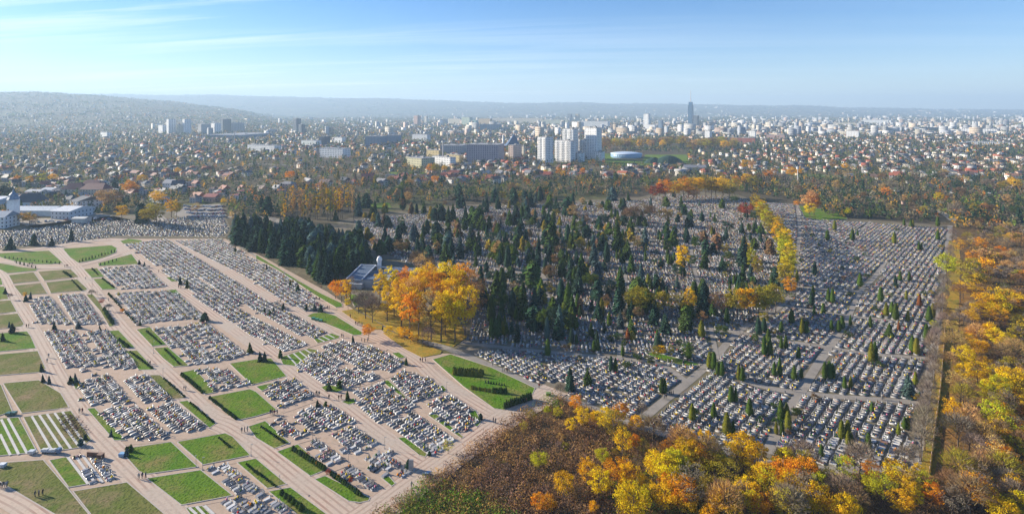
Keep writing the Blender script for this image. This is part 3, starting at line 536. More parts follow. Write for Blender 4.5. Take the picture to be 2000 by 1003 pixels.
# --- the lower wood and the right-hand wood: crown centre and radius, as read off the photograph
LOW = [(440, 240, 50, 'O'), (480, 340, 60, 'Y'), (640, 360, 70, 'Y'), (740, 310, 65, 'O'), (700, 420, 110, 'OL'), (870, 390, 55, 'YO'), (640, 620, 50, 'YG'), (520, 730, 80, 'YO'), (600, 800, 90, 'Y'), (730, 710, 90, 'O'), (830, 740, 50, 'O'), (930, 800, 50, 'YO'), (360, 820, 70, 'YO'), (170, 930, 60, 'O'), (260, 940, 55, 'O'),
       (840, 940, 120, 'Y'), (1075, 800, 70, 'O'), (1200, 510, 80, 'YO'), (1350, 510, 70, 'YO'), (1280, 620, 90, 'YO'), (1400, 650, 80, 'YG'), (1600, 590, 110, 'YO'), (1500, 740, 100, 'OL'), (1460, 850, 70, 'Y'), (1600, 860, 90, 'YO'), (1750, 740, 70, 'YO'), (1060, 900, 90, 'YO'), (1190, 930, 70, 'YO'), (1280, 760, 90, 'OL'), (840, 510, 50, 'O'),
       (900, 560, 60, 'OL'), (1030, 600, 70, 'BR'), (1330, 880, 90, 'OL'), (1500, 960, 110, 'YO'), (1080, 660, 70, 'OL'), (190, 635, 55, 'YG'), (570, 960, 40, 'YO'), (1720, 950, 80, 'O'), (80, 410, 40, 'OL'), (310, 310, 32, 'YG'), (140, 330, 40, 'OL'), (250, 290, 28, 'YG'), (400, 400, 45, 'YO'), (590, 340, 45, 'YO'), (1130, 750, 60, 'YO'), (960, 900, 70, 'OL'), (1400, 560, 70, 'OL'), (1700, 600, 60, 'YO'), (470, 860, 60, 'BR')]
for x, y, r_, c in LOW:
    px, py = P('F', [(x, y)])[0]; rp = r_/3.544; tpx('round' if c not in ('OL', 'BR') else 'thin', px, py+1.15*rp, 2.45*rp, c, 'in the lower wood', 'trees of the lower wood', 1.12)
for x, y, r_, c in [(60, 700, 60, 'Y'), (200, 740, 60, 'YO'), (300, 730, 60, 'Y'), (110, 800, 80, 'YO'), (220, 930, 80, 'Y'), (300, 920, 70, 'YO'), (560, 650, 38, 'O'), (620, 950, 60, 'OL'), (420, 860, 60, 'BR'), (500, 960, 70, 'OL')]:
    px, py = P('G', [(x, y)])[0]; rp = r_/3.544; tpx('round' if c not in ('OL', 'BR') else 'thin', px, py+1.15*rp, 2.45*rp, c, 'in the lower wood', 'trees of the lower wood', 1.12)
RW = 'in the right-hand wood'
for x, y, r_, c in [(1025, 710, 50, 'YO'), (1290, 320, 90, 'YO'), (1560, 340, 110, 'YG'), (1640, 320, 70, 'O'), (1580, 60, 70, 'Y'), (1450, 30, 80, 'YO'), (1350, 40, 60, 'Y'), (1560, 180, 80, 'Y'), (1700, 110, 90, 'Y'), (1760, 50, 60, 'YO'), (1640, 650, 110, 'O'), (1730, 550, 70, 'YG'), (1740, 960, 80, 'YG'), (1480, 870, 110, 'O'), (1140, 880, 80, 'O'), (1010, 900, 60, 'Y'), (1400, 730, 80, 'YO'), (1500, 780, 70, 'O'), (1550, 560, 45, 'YO'), (1650, 940, 70, 'OL'), (1300, 400, 60, 'OL'), (1240, 850, 60, 'TAN')]:
    px, py = P('G', [(x, y)])[0]; rp = r_/3.544; tpx('round', px, py+1.15*rp, 2.4*rp, c, RW, 'trees of the right-hand wood', 1.0)
for x, y, r_, c in [(1250, 290, 80, 'YG'), (1420, 350, 100, 'OL'), (1410, 120, 26, 'Y'), (1485, 140, 50, 'O'), (1640, 180, 35, 'O'), (1700, 210, 40, 'O'), (1550, 240, 30, 'YO'), (1680, 90, 35, 'YO'), (1430, 220, 45, 'O'), (1550, 540, 105, 'YO'), (1620, 575, 95, 'Y'), (1750, 545, 70, 'YO'), (1760, 620, 50, 'YO'), (1420, 750, 32, 'O'), (1600, 800, 70, 'Y'), (1700, 820, 60, 'Y'), (1480, 860, 60, 'YO'), (1370, 930, 80, 'Y'), (1530, 990, 60, 'YO'), (1240, 500, 34, 'TAN'), (1700, 370, 40, 'TAN'), (1780, 360, 45, 'O'), (1160, 690, 25, 'YG'), (1420, 800, 45, 'YO'), (1560, 100, 35, 'TAN'), (1750, 100, 50, 'TAN')]:
    px, py = P('H', [(x, y)])[0]; rp = r_/3.582; tpx('round', px, py+1.2*rp, 2.4*rp, c, RW, 'trees of the right-hand wood', 1.0)
cnt = 0
while cnt < 65:
    px, py = random.uniform(760, 1300), random.uniform(785, 1040)
    if not inpoly([px], [py], SCRUB)[0] or py < 800+max(0, (px-1080)*.25) or py < 1000-(px-800)*.66+20: continue
    cnt += 1; tpx('bush' if random.random() < .8 else 'bare', px, py, random.uniform(6, 14), random.choice(['OL', 'BR', 'BR', 'BR', 'BARE', 'OL', 'BARE', 'TAN', 'G']), 'on the brown slope', 'bushes on the brown slope', 1.15)
# leafless trees fill both woods
SCW = SCRUB
for k in range(900):
    if len([1 for r in REG if r[6] == 'leafless trees of the woods']) >= 95: break
    px = random.uniform(1060, 2060) if k % 3 else random.uniform(1850, 2060); py = YH+ (785**1.4*random.uniform(.09, 1.15))**(1/1.4)
    if py > 1040 or py < 450 or not inpoly([px], [py], SCW)[0]: continue
    if px < 1790 and py < 800 + (px-1100)*.2: continue
    if 1840 < px+ (py-450)*.1 < 1905 and random.random() < .8: continue
    if px < 1260 and random.random() < .85: continue
    tpx(random.choice(['bare', 'bare', 'thin']), px, py, random.uniform(38, 62)*(py-YH)/500, random.choice(['BARE', 'BARE', 'BR', 'TAN', 'OL']) if True else '', 'in the lower wood' if px < 1790 else RW, 'leafless trees of the woods', 1.1)
cnt = 0
while cnt < 125:
    px = random.uniform(1200, 2060); py = random.uniform(500, 1035)
    if not inpoly([px], [py], SCW)[0] or (px < 1790 and py < 872+(px-1240)*.12) or 1800 < px < 1925: continue
    cnt += 1; tpx(random.choice(['round', 'round', 'thin', 'tall']), px, py, random.uniform(34, 52)*(py-YH)/560, random.choice(['Y', 'YO', 'YO', 'OL', 'YG', 'O']), 'in the lower wood' if px < 1790 else RW, 'younger autumn trees of the woods', 1.1)
cnt = 0
while cnt < 85:
    px = random.uniform(1872, 2080); py = 440+240*random.random()**1.3
    cnt += 1; tpx(random.choice(['bare', 'bare', 'thin', 'round', 'bush']), px, py, random.uniform(26, 40)*(py-YH)/330, random.choice(['BARE', 'BARE', 'BR', 'TAN', 'OL', 'YO']), RW, 'trees of the far right wood', 1.15)
for k in range(26):      # the row of pale leafless trees between cemetery lane and wood
    t = k/25; py = 470+430*t**1.2; px = 1866-62*t+random.uniform(-7, 7); tpx('bare', px, py, random.uniform(40, 52)*(py-YH)/430, 'BARE', 'in the row along the right lane', 'bare trees along the right lane', .8)
# --- the big golden grove
GZ = 'in the golden grove by the chapel'
for x, y, h, c, kd in [(742, 602, 72, 'Y', 'tall'), (768, 598, 76, 'Y', 'tall'), (792, 585, 68, 'O', 'round'), (812, 590, 72, 'Y', 'round'), (836, 580, 70, 'YO', 'round'), (756, 628, 72, 'Y', 'tall'), (784, 640, 88, 'YO', 'tall'), (800, 660, 92, 'O', 'tall'), (818, 655, 92, 'YO', 'tall'), (842, 664, 100, 'TAN', 'thin'), (862, 668, 104, 'YO', 'tall'), (888, 668, 98, 'Y', 'round'), (908, 655, 100, 'YO', 'round'),
                       (880, 640, 98, 'YO', 'round'), (922, 640, 96, 'BR', 'thin'), (850, 620, 92, 'O', 'round'), (895, 612, 86, 'YO', 'round'), (825, 555, 62, 'TAN', 'thin'), (905, 592, 84, 'O', 'round'), (872, 590, 84, 'Y', 'round'), (802, 622, 82, 'TAN', 'thin'), (928, 612, 84, 'TAN', 'thin'), (780, 612, 70, 'YO', 'round'), (830, 605, 76, 'YO', 'round'), (770, 618, 66, 'TAN', 'thin'), (870, 655, 84, 'YO', 'round'), (812, 540, 58, 'BR', 'bare'), (838, 548, 54, 'BR', 'bare')]:
    tpx(kd, x, y, h, c, GZ, 'trees of the golden grove', 1.0 if kd == 'tall' else .85)
FZ = 'in front of the chapel'
for x, y, h, c, kd in [(655, 583, 36, 'O', 'round'), (667, 590, 46, 'O', 'round'), (676, 596, 52, 'YO', 'tall'), (684, 588, 48, 'BR', 'thin'), (680, 604, 22, 'Y', 'round'), (714, 622, 62, 'BARE', 'bare'), (727, 630, 60, 'BARE', 'bare'), (700, 612, 44, 'BARE', 'bare'), (720, 664, 34, 'O', 'round'), (760, 654, 20, 'Y', 'round'), (779, 658, 22, 'YO', 'tall'), (790, 664, 28, 'YO', 'round'), (802, 672, 24, 'YO', 'tall'), (815, 672, 20, 'Y', 'round'), (836, 678, 46, 'BARE', 'bare')]:
    tpx(kd, x, y, h, c, FZ, 'trees in front of the chapel')
# --- old cemetery: autumn trees
OZ = 'in the old cemetery'
for x, y, h, c, kd in [(1334, 540, 66, 'YO', 'tall'), (1460, 520, 48, 'Y', 'tall'), (1472, 535, 50, 'YG', 'tall'), (1480, 545, 46, 'OL', 'tall'), (1238, 615, 56, 'OL', 'round'), (1255, 618, 60, 'OL', 'round'), (1228, 612, 44, 'OL', 'thin'), (1295, 622, 54, 'OL', 'round'), (1312, 622, 52, 'OL', 'thin'), (1350, 620, 58, 'YO', 'tall'), (1340, 620, 56, 'OL', 'thin'), (1400, 618, 50, 'BR', 'thin'), (1412, 616, 46, 'BR', 'thin'),
                       (1440, 620, 62, 'OL', 'round'), (1463, 628, 66, 'YO', 'round'), (1482, 625, 66, 'OL', 'round'), (1500, 618, 62, 'OL', 'round'), (1515, 610, 56, 'OL', 'round'), (1541, 580, 40, 'O', 'round'), (1494, 640, 30, 'OL', 'round'), (970, 505, 36, 'TAN', 'round'), (1046, 490, 22, 'O', 'thin'), (1183, 455, 18, 'Y', 'tall'), (1280, 700, 26, 'OL', 'round'), (1292, 700, 26, 'YO', 'round'), (1310, 700, 28, 'OL', 'tall'), (1342, 705, 38, 'G', 'round'), (1411, 662, 30, 'G', 'round'),
                       (1458, 428, 34, 'R', 'round'), (1448, 425, 28, 'R', 'thin'), (1255, 440, 48, 'BR', 'thin'), (1240, 440, 44, 'BR', 'bare'), (1270, 438, 44, 'BR', 'bare'), (1225, 440, 40, 'BR', 'bare'), (1303, 440, 36, 'TAN', 'round'), (1118, 430, 32, 'TAN', 'round'), (1085, 432, 26, 'OL', 'thin')]:
    tpx(kd, x, y, h, c, OZ, 'autumn trees in the old cemetery')
AV = [(1478, 408), (1485, 420), (1493, 432), (1501, 444), (1509, 455), (1517, 466), (1525, 478), (1530, 492), (1535, 508), (1538, 524), (1537, 542), (1533, 560)]
for i in range(11): x, y = (AV[i][0]+AV[i+1][0])/2+2, (AV[i][1]+AV[i+1][1])/2+9; tpx('tall', x, y, 42+i*1.5, random.choice(['YO', 'OL', 'YG', 'Y', 'OL']), 'in the long avenue of the old cemetery', 'trees of the yellow avenue', 1.2)
for i, (x, y) in enumerate([(1478, 408), (1485, 420), (1493, 432), (1501, 444), (1509, 455), (1517, 466), (1525, 478), (1530, 492), (1535, 508), (1538, 524), (1537, 542), (1533, 560)]):
    tpx('tall', x, y+10, 40+i*1.6, random.choice(['YO', 'OL', 'OL', 'YG']), 'in the long avenue of the old cemetery', 'trees of the yellow avenue', 1.2)
for x, y, h, c in [(1275, 392, 30, 'R'), (1288, 392, 36, 'R'), (1300, 392, 44, 'O'), (1318, 390, 40, 'YO'), (1335, 390, 46, 'O'), (1345, 388, 42, 'OL'), (1360, 388, 46, 'YO'), (1378, 386, 44, 'OL'), (1390, 388, 40, 'OL'), (1398, 388, 44, 'YO'), (1412, 386, 42, 'YO'), (1425, 390, 38, 'OL'), (1355, 392, 30, 'TAN'), (1440, 366, 24, 'O'), (1455, 366, 28, 'YO'), (1470, 372, 30, 'OL'), (1436, 372, 26, 'OL')]:
    tpx('round', x, y, h, c, 'along the far edge of the old cemetery', 'trees on the far cemetery edge', 1.1)
for x, y, h, c in [(1580, 418, 48, 'TAN'), (1590, 420, 40, 'O'), (1556, 405, 16, 'O'), (1582, 425, 30, 'Y'), (1654, 424, 20, 'Y'), (1868, 436, 46, 'BARE')]:
    tpx('round' if c != 'BARE' else 'bare', x, y, h, c, 'beside the far right grave field', 'trees by the far right grave field')
for k in range(28):      # poplar row left of centre
    px = 556+134*k/27+random.uniform(-1.5, 1.5); py = 428+random.uniform(-8, 10)-(px-556)*.05; tpx('poplar', px, py, random.uniform(60, 76), random.choice(['TAN', 'YO', 'YO', 'TAN', 'OL']), 'in the poplar row', 'slender poplars left of the old cemetery', .6)
# --- conifer wood and conifers of the old cemetery
CW = [(455, 452), (560, 456), (640, 466), (700, 488), (722, 516), (690, 528), (640, 555), (600, 535), (540, 500), (452, 468)]
cnt = 0
while cnt < 190:
    px, py = random.uniform(440, 740), random.uniform(445, 560)
    if not inpoly([px], [py], CW)[0]: continue
    cnt += 1; tpx(random.choice(['spruce', 'spruce', 'spruce', 'pine']), px, py+4, random.uniform(34, 52)*((py-YH)/290)**.6, random.choice(['SP', 'SP', 'SB', 'SP', 'SG', 'SG']), 'in the dark conifer wood', 'conifers of the dark wood', 1.15)
OC = [(640, 425), (820, 402), (1060, 390), (1440, 380), (1545, 480), (1540, 600), (1260, 680), (930, 660), (930, 560), (850, 520), (740, 500)]
pl = []; tries = 0
def far_enough(px, py, dmin):
    for a, b in pl:
        if (a-px)**2+((b-py)*1.5)**2 < dmin*dmin: return False
    return True
while len(pl) < 250 and tries < 12000:
    tries += 1; px, py = random.uniform(640, 1560), random.uniform(385, 690)
    if not inpoly([px], [py], OC)[0]: continue
    dens = np.interp(px, [640, 860, 960, 1100, 1250, 1400, 1560], [.8, .8, 1, .9, .55, .4, .5])*(1.0 if py < 640 else .5)
    if 730 < px < 935 and 520 < py < 690: continue
    if random.random() > dens or not far_enough(px, py, 9*(py-YH)/250): continue
    pl.append((px, py)); u = random.random()
    big = random.random() < .45 and px < 1280
    tpx('spruce' if u < .5 else 'pine' if u < .75 else 'thuja', px, py, (random.uniform(30, 48) if big else random.uniform(17, 31))*((py-YH)/300)**.7, random.choice(['SP', 'SP', 'SP', 'SB', 'SG', 'SG']), OZ, 'conifers of the old cemetery', 1.15)
for x, y, h, c in [(1138, 548, 52, 'SG'), (1078, 492, 62, 'SG'), (1210, 490, 60, 'SG'), (1212, 575, 56, 'SG'), (1020, 622, 70, 'SG'), (1045, 622, 62, 'SP'), (1092, 656, 62, 'SB'), (1160, 520, 46, 'SB'), (1208, 612, 52, 'SP'), (1252, 552, 40, 'SB'), (1372, 620, 66, 'SP'), (1010, 668, 44, 'SP'), (1090, 660, 40, 'SP'), (1212, 640, 36, 'SB'), (946, 600, 44, 'SP'), (885, 545, 48, 'SB'), (870, 548, 44, 'SP'), (1450, 520, 60, 'SP'), (1375, 600, 50, 'SP'), (1775, 776, 44, 'SB'), (1112, 762, 44, 'SP'), (1148, 752, 34, 'SG'), (1736, 656, 26, 'SG'), (1749, 560, 24, 'SP')]:
    tpx('spruce', x, y, h, c, 'standing tall among the old graves', 'large spruces among the old graves', 1.25)
cnt = 0
while cnt < 260:         # rounded evergreen and olive trees between the graves
    px, py = (random.uniform(700, 1560) if cnt % 3 else random.uniform(930, 1250)), (random.uniform(395, 670) if cnt % 2 else random.uniform(395, 500))
    if not inpoly([px], [py], OC)[0] or (730 < px < 940 and 510 < py < 690) or random.random() > np.interp(px, [700, 900, 1200, 1560], [1, 1, .75, .5]): continue
    cnt += 1; kd = random.choice(['round', 'thin', 'bush', 'pine', 'pine', 'juniper']); sc_ = ((py-YH)/300)**.8
    tpx(kd, px, py, {'bush': 13, 'juniper': 15, 'pine': 29, 'thin': 26, 'round': 28}[kd]*random.uniform(.75, 1.3)*sc_, random.choice(['G', 'SG', 'OL', 'G', 'SP', 'BR']) if kd != 'thin' else random.choice(['OL', 'BR', 'TAN']), OZ, 'rounded trees and bushes of the old cemetery', 1.1)
cnt = 0
while cnt < 120:
    px, py = random.uniform(930, 1840), random.uniform(420, 880)
    if not inpoly([px], [py], [(1240, 400), (1560, 402), (1850, 445), (1835, 620), (1800, 780), (1780, 900), (1560, 900), (1300, 830), (1110, 760), (930, 690), (1100, 480)])[0] or (py > 680 and random.random() < .6): continue
    cnt += 1; tpx('bush', px, py, random.uniform(6, 12)*((py-YH)/400)**.8, random.choice(['G', 'SG', 'SG', 'TH', 'OL', 'BR']), 'among the graves on the right' if px > 1240 else 'among the central graves', 'small bushes between the graves', 1.1)
# thujas
TZ = 'among the graves on the right'
TH = [(1292, 768, 32, 'TH'), (1298, 768, 30, 'TH'), (1428, 786, 34, 'TH'), (1437, 786, 30, 'TH'), (1352, 822, 36, 'THY'), (1394, 816, 32, 'TH'), (1464, 812, 36, 'TH'), (1386, 720, 34, 'THY'), (1394, 722, 36, 'TH'), (1402, 733, 28, 'TH'), (1410, 735, 30, 'TH'), (1443, 742, 32, 'THY'), (1450, 744, 30, 'TH'), (1551, 742, 30, 'TH'), (1611, 740, 34, 'TH'), (1620, 740, 36, 'TH'), (1626, 738, 30, 'TH'), (1702, 708, 42, 'THY'), (1709, 706, 40, 'TH'), (1790, 692, 34, 'THY'), (1782, 688, 34, 'TH'), (1703, 804, 20, 'TH'),
      (1656, 870, 30, 'THY'), (1662, 870, 28, 'TH'), (1696, 876, 32, 'TH'), (1604, 892, 26, 'TH'), (1539, 838, 36, 'THY'), (1527, 850, 28, 'TH'), (1516, 848, 26, 'THY'), (1767, 838, 26, 'TH'), (1773, 838, 26, 'THY'), (1755, 850, 26, 'THY'), (1788, 752, 28, 'THY'), (1700, 640, 24, 'TH'), (1624, 646, 22, 'TH'), (1638, 648, 24, 'TH'), (1645, 642, 26, 'TH'), (1661, 636, 22, 'TH'), (1720, 590, 30, 'TH'), (1731, 618, 28, 'THY'), (1742, 612, 24, 'TH'), (1770, 586, 20, 'THY'), (1796, 598, 24, 'THB'), (1755, 646, 20, 'THB'), (1815, 628, 32, 'TH'), (1822, 620, 28, 'THY'),
      (1626, 592, 30, 'TH'), (1618, 590, 28, 'TH'), (1588, 582, 26, 'TH'), (1546, 632, 30, 'TH'), (1526, 650, 24, 'TH'), (1590, 616, 22, 'TH'), (1370, 660, 36, 'THY'), (1160, 686, 22, 'TH'), (1168, 686, 24, 'TH'), (1216, 695, 22, 'TH'), (1190, 636, 28, 'TH'), (1226, 664, 24, 'THB'), (1110, 600, 50, 'TH'), (1128, 606, 34, 'TH'), (1175, 620, 40, 'THY'), (1290, 470, 18, 'TH'), (1115, 765, 34, 'SP'), (1345, 702, 34, 'G'), (1560, 700, 24, 'TH'), (1565, 738, 20, 'TH'), (1616, 470, 22, 'TH'), (1665, 470, 24, 'TH')]
for x, y, h, c in TH: tpx('thuja', x, y, h, c, TZ if x > 1240 else 'among the central graves', 'columnar thujas in the cemetery', 1.25)
RC = [(1240, 400), (1560, 402), (1850, 445), (1835, 620), (1800, 780), (1780, 900), (1560, 900), (1300, 830), (1110, 760), (930, 690), (1100, 480)]
cnt = 0
while cnt < 105:
    px, py = random.uniform(930, 1850), random.uniform(400, 900)
    if not inpoly([px], [py], RC)[0] or (py > 700 and random.random() < .8) or (py > 560 and random.random() < .45): continue
    cnt += 1; s = ((py-YH)/300)**.9; tpx('thuja', px, py, random.uniform(15, 27)*s, random.choice(['TH', 'TH', 'THY', 'SP', 'TH']), TZ if px > 1240 else 'among the central graves', 'columnar thujas in the cemetery', 1.2)
    if random.random() < .35: tpx('thuja', px+random.uniform(4, 7)*s, py+random.uniform(-1, 1), random.uniform(14, 24)*s, random.choice(['TH', 'THY']), TZ if px > 1240 else 'among the central graves', 'columnar thujas in the cemetery', 1.2); cnt += 1
# conifers and bushes of the new cemetery
NZ = 'in the new cemetery'
for cr, L_ in {'A': [(85, 752, 70), (65, 715, 45), (20, 810, 60), (35, 480, 45), (180, 530, 45), (210, 515, 50), (380, 730, 55), (550, 720, 50), (700, 735, 40), (980, 700, 40), (1430, 670, 60), (1260, 415, 60), (1310, 440, 70), (1645, 185, 42), (1750, 890, 70), (975, 275, 36), (1010, 292, 40), (70, 170, 90), (235, 140, 80), (500, 110, 90), (360, 145, 60)],
               'B': [(300, 95, 60), (340, 105, 60), (490, 105, 60), (525, 95, 66), (765, 470, 55), (555, 530, 50), (590, 490, 40), (875, 602, 55), (905, 575, 55), (290, 20, 60)], 'C': [(505, 150, 60), (575, 132, 55), (635, 215, 70), (425, 265, 50), (480, 258, 34)],
               'D': [(75, 312, 40), (240, 425, 40), (290, 458, 44), (190, 592, 50), (120, 610, 45), (60, 612, 44), (350, 595, 45), (410, 595, 50), (450, 605, 45), (170, 925, 60), (30, 952, 70), (60, 952, 66), (680, 820, 50), (1050, 975, 52), (100, 630, 40)]}.items():
    for x, y, h in L_: px, py = P(cr, [(x, y)])[0]; tpx(random.choice(['spruce', 'pine', 'spruce']), px, py, h/3.56, random.choice(['SP', 'SP', 'SG', 'SB']), NZ, 'conifers of the new cemetery', 1.3)
for cr, x, y, h, c, kd in [('C', 1055, 692, 68, 'SP', 'juniper'), ('C', 1555, 352, 46, 'SP', 'juniper'), ('C', 500, 735, 50, 'R', 'round'), ('C', 650, 800, 50, 'R', 'round'), ('C', 355, 610, 34, 'R', 'round'), ('C', 572, 765, 40, 'O', 'round'), ('C', 425, 670, 34, 'O', 'round'), ('A', 710, 555, 44, 'R', 'round'), ('A', 175, 510, 44, 'YO', 'round'), ('A', 855, 615, 34, 'O', 'round'), ('A', 70, 520, 50, 'BARE', 'bare'), ('A', 640, 500, 60, 'BARE', 'bare'), ('A', 760, 600, 60, 'BARE', 'bare'), ('C', 1330, 590, 110, 'YG', 'thin'), ('C', 1200, 600, 34, 'SP', 'juniper'), ('F', 335, 205, 120, 'BARE', 'bare'), ('F', 900, 340, 120, 'BARE', 'bare'), ('G', 600, 700, 190, 'BARE', 'bare'), ('G', 945, 700, 190, 'BARE', 'bare'), ('G', 1010, 650, 150, 'BARE', 'bare')]:
    px, py = P(cr, [(x, y)])[0]; tpx(kd, px, py, h/3.56, c, NZ if px < 1000 else 'on the lower cemetery edge', 'single trees of the new cemetery' if px < 1000 else 'trees on the lower cemetery edge')
ROWS = [('A', (500, 385), (575, 462), 9, 14), ('A', (715, 375), (800, 440), 9, 14), ('A', (640, 302), (690, 352), 7, 12), ('A', (757, 480), (950, 690), 20, 16), ('A', (1150, 868), (1260, 978), 12, 16), ('A', (725, 590), (795, 700), 9, 26), ('A', (905, 885), (1065, 1005), 14, 18), ('A', (830, 800), (900, 860), 7, 22), ('A', (440, 325), (500, 368), 7, 16), ('A', (1020, 740), (1130, 835), 11, 16),
        ('B', (1130, 68), (1280, 202), 15, 18), ('B', (1312, 235), (1480, 378), 16, 18), ('B', (1252, 40), (1405, 172), 14, 24), ('B', (1447, 205), (1640, 355), 18, 22), ('B', (1512, 478), (1592, 548), 8, 18), ('B', (1702, 660), (1790, 740), 8, 18), ('C', (30, 402), (200, 518), 15, 20), ('C', (0, 715), (140, 822), 12, 20), ('C', (165, 862), (325, 990), 6, 44), ('C', (250, 560), (480, 705), 15, 34), ('C', (515, 730), (730, 885), 15, 36),
        ('O', (383, 512.5), (383, 512.5), 1, 3), ('A', (20, 228), (430, 272), 14, 18), ('A', (812, 185), (545, 262), 12, 22), ('A', (100, 262), (262, 305), 6, 22), ('A', (690, 285), (830, 245), 5, 20), ('B', (870, 560), (905, 548), 3, 22)]
for k, (cr, a, b, n, h) in enumerate(ROWS):
    for i in range(n):
        t = (i+.5)/n; px, py = P(cr, [(a[0]+(b[0]-a[0])*t, a[1]+(b[1]-a[1])*t)])[0]
        kd = 'juniper' if k not in (22, 23, 24, 25) else 'thuja'
        tpx(kd, px+random.uniform(-.3, .3), py, h/3.56*random.uniform(.8, 1.2), random.choice(['SP', 'SG', 'TH']), 'planted on the lawns', 'bushes planted in rows on the lawns', 1.15)
for cr, a, b, n, h, c in [('C', (1370, 42), (1560, 58), 22, 44, 'THY'), ('C', (1370, 20), (1570, 40), 16, 40, 'TH'), ('C', (1492, 142), (1660, 172), 20, 30, 'THY'), ('C', (1640, 168), (1730, 172), 9, 44, 'TH'), ('C', (1720, 278), (1900, 215), 14, 56, 'SG'), ('C', (1590, 100), (1720, 120), 8, 24, 'SP')]:
    for i in range(n): t = i/(n-1); px, py = P(cr, [(a[0]+(b[0]-a[0])*t, a[1]+(b[1]-a[1])*t)])[0]; tpx('thuja', px, py, h/3.56*random.uniform(.85, 1.15), c, 'in the rows on the corner lawn', 'thujas on the lawn at the crossroads', 1.6)

# ------------------------------------------------------------------ graves
def base_grave(style):
    """parts: plinth, cover slab, headstone, each with its own material slot number"""
    P_ = {}; a = MB().box(0, 0, -0.02, 1.25, 2.25, .22); a.box(0, 0, .2, 1.12, 2.1, .12); P_['plinth'] = a
    P_['cover_slab'] = MB().box(0, -.12, .32, .98, 1.75, .14, top=.97)
    h = MB(); y = .86
    if style == 0: h.box(0, y, .32, .95, .16, .80, top=.99)
    elif style == 1:
        h.box(0, y, .32, .9, .15, .55); n = 6
        i = len(h.v)
        for yy in (y-.075, y+.075):
            for k in range(n+1): t = math.pi*k/n; h.v.append((.45*math.cos(t), yy, .87+.28*math.sin(t)))
        h.f.append(tuple(range(i, i+n+1))); h.f.append(tuple(range(i+2*n+1, i+n, -1))); h.m += [0, 0]
        for k in range(n): h.f.append((i+k, i+k+1, i+n+2+k, i+n+1+k)); h.m.append(0)
    elif style == 2: h.box(-.22, y, .32, .5, .16, .95); h.box(.26, y, .32, .42, .14, .65)
    elif style == 3: h.box(0, y, .32, .55, .2, .25); h.box(0, y, .57, .14, .12, .95); h.box(0, y-.002, 1.1, .5, .116, .14)
    else: h.box(0, y, .32, 1.1, .2, .5, top=.9); h.box(0, y, .82, .6, .14, .35, top=.7)
    P_['headstone'] = h; return P_
GST = [base_grave(i) for i in range(5)]
GC = np.array([(.44, .43, .42), (.33, .32, .32), (.62, .60, .57), (.25, .245, .245), (.06, .06, .065), (.10, .10, .11), (.16, .15, .15), (.22, .13, .10), (.35, .24, .19), (.48, .43, .36)])
GCN = ['light grey', 'mid grey', 'whitish', 'grey', 'black', 'near-black', 'dark grey', 'red-brown', 'pinkish-brown', 'beige']
GP_NEW = [.15, .12, .13, .10, .17, .12, .11, .04, .03, .03]; GP_OLD = [.13, .15, .07, .17, .06, .08, .13, .08, .06, .07]; GP_MID = [.07, .14, .03, .22, .06, .09, .17, .09, .07, .06]
STY = ['square headstone', 'arched headstone', 'double headstone', 'stone cross', 'stepped headstone']
graves = []   # X, Y, rot, colour, style, zone, scale
def fill(poly_px, dir_px, pitch, along, zone, prob, miss=.05, excl=True, jit=.12, jr=.05, area=None):
    w = np.array(gw(poly_px)); (ax, ay), (bx, by) = g(*dir_px[0]), g(*dir_px[1]); th = math.atan2(by-ay, bx-ax); c, s = math.cos(th), math.sin(th)
    lx = w[:, 0]*c+w[:, 1]*s; ly = -w[:, 0]*s+w[:, 1]*c
    U, Vv = np.meshgrid(np.arange(lx.min(), lx.max(), along), np.arange(ly.min(), ly.max(), pitch)); n = U.size
    flip = (np.arange(Vv.shape[0]) % 2 == 0)[:, None] | np.zeros(U.shape, bool)
    U = U.ravel()+rng.normal(0, jit, n); Vv = Vv.ravel()+rng.normal(0, jit*.6, n); X = U*c-Vv*s; Y = U*s+Vv*c
    ok = rng.random(n) > miss; Ym = np.maximum(Y, 20); px = X/Ym*F+1000; py = YH+F*HC/Ym; ok &= (Y > 30) & inpoly(px, py, poly_px)
    idx = np.where(ok)[0]; X, Y, px, py = X[idx], Y[idx], px[idx], py[idx]; k = np.ones(len(X), bool)
    if excl:
        for lp in lawnP: k &= ~inpoly(px, py, lp)
        for wl, hw in roadsW+lanesW+pathsW: k &= dseg(X, Y, wl) > hw+.55
    X, Y = X[k], Y[k]; m = len(X); ci = rng.choice(10, m, p=prob)
    st = rng.choice(5, m, p=[.42, .18, .16, .10, .14]); rot = th+rng.normal(0, jr, m); sc = rng.uniform(.74, .96, m)
    for i in range(m): graves.append((X[i], Y[i], rot[i], ci[i], st[i], zone, sc[i]))
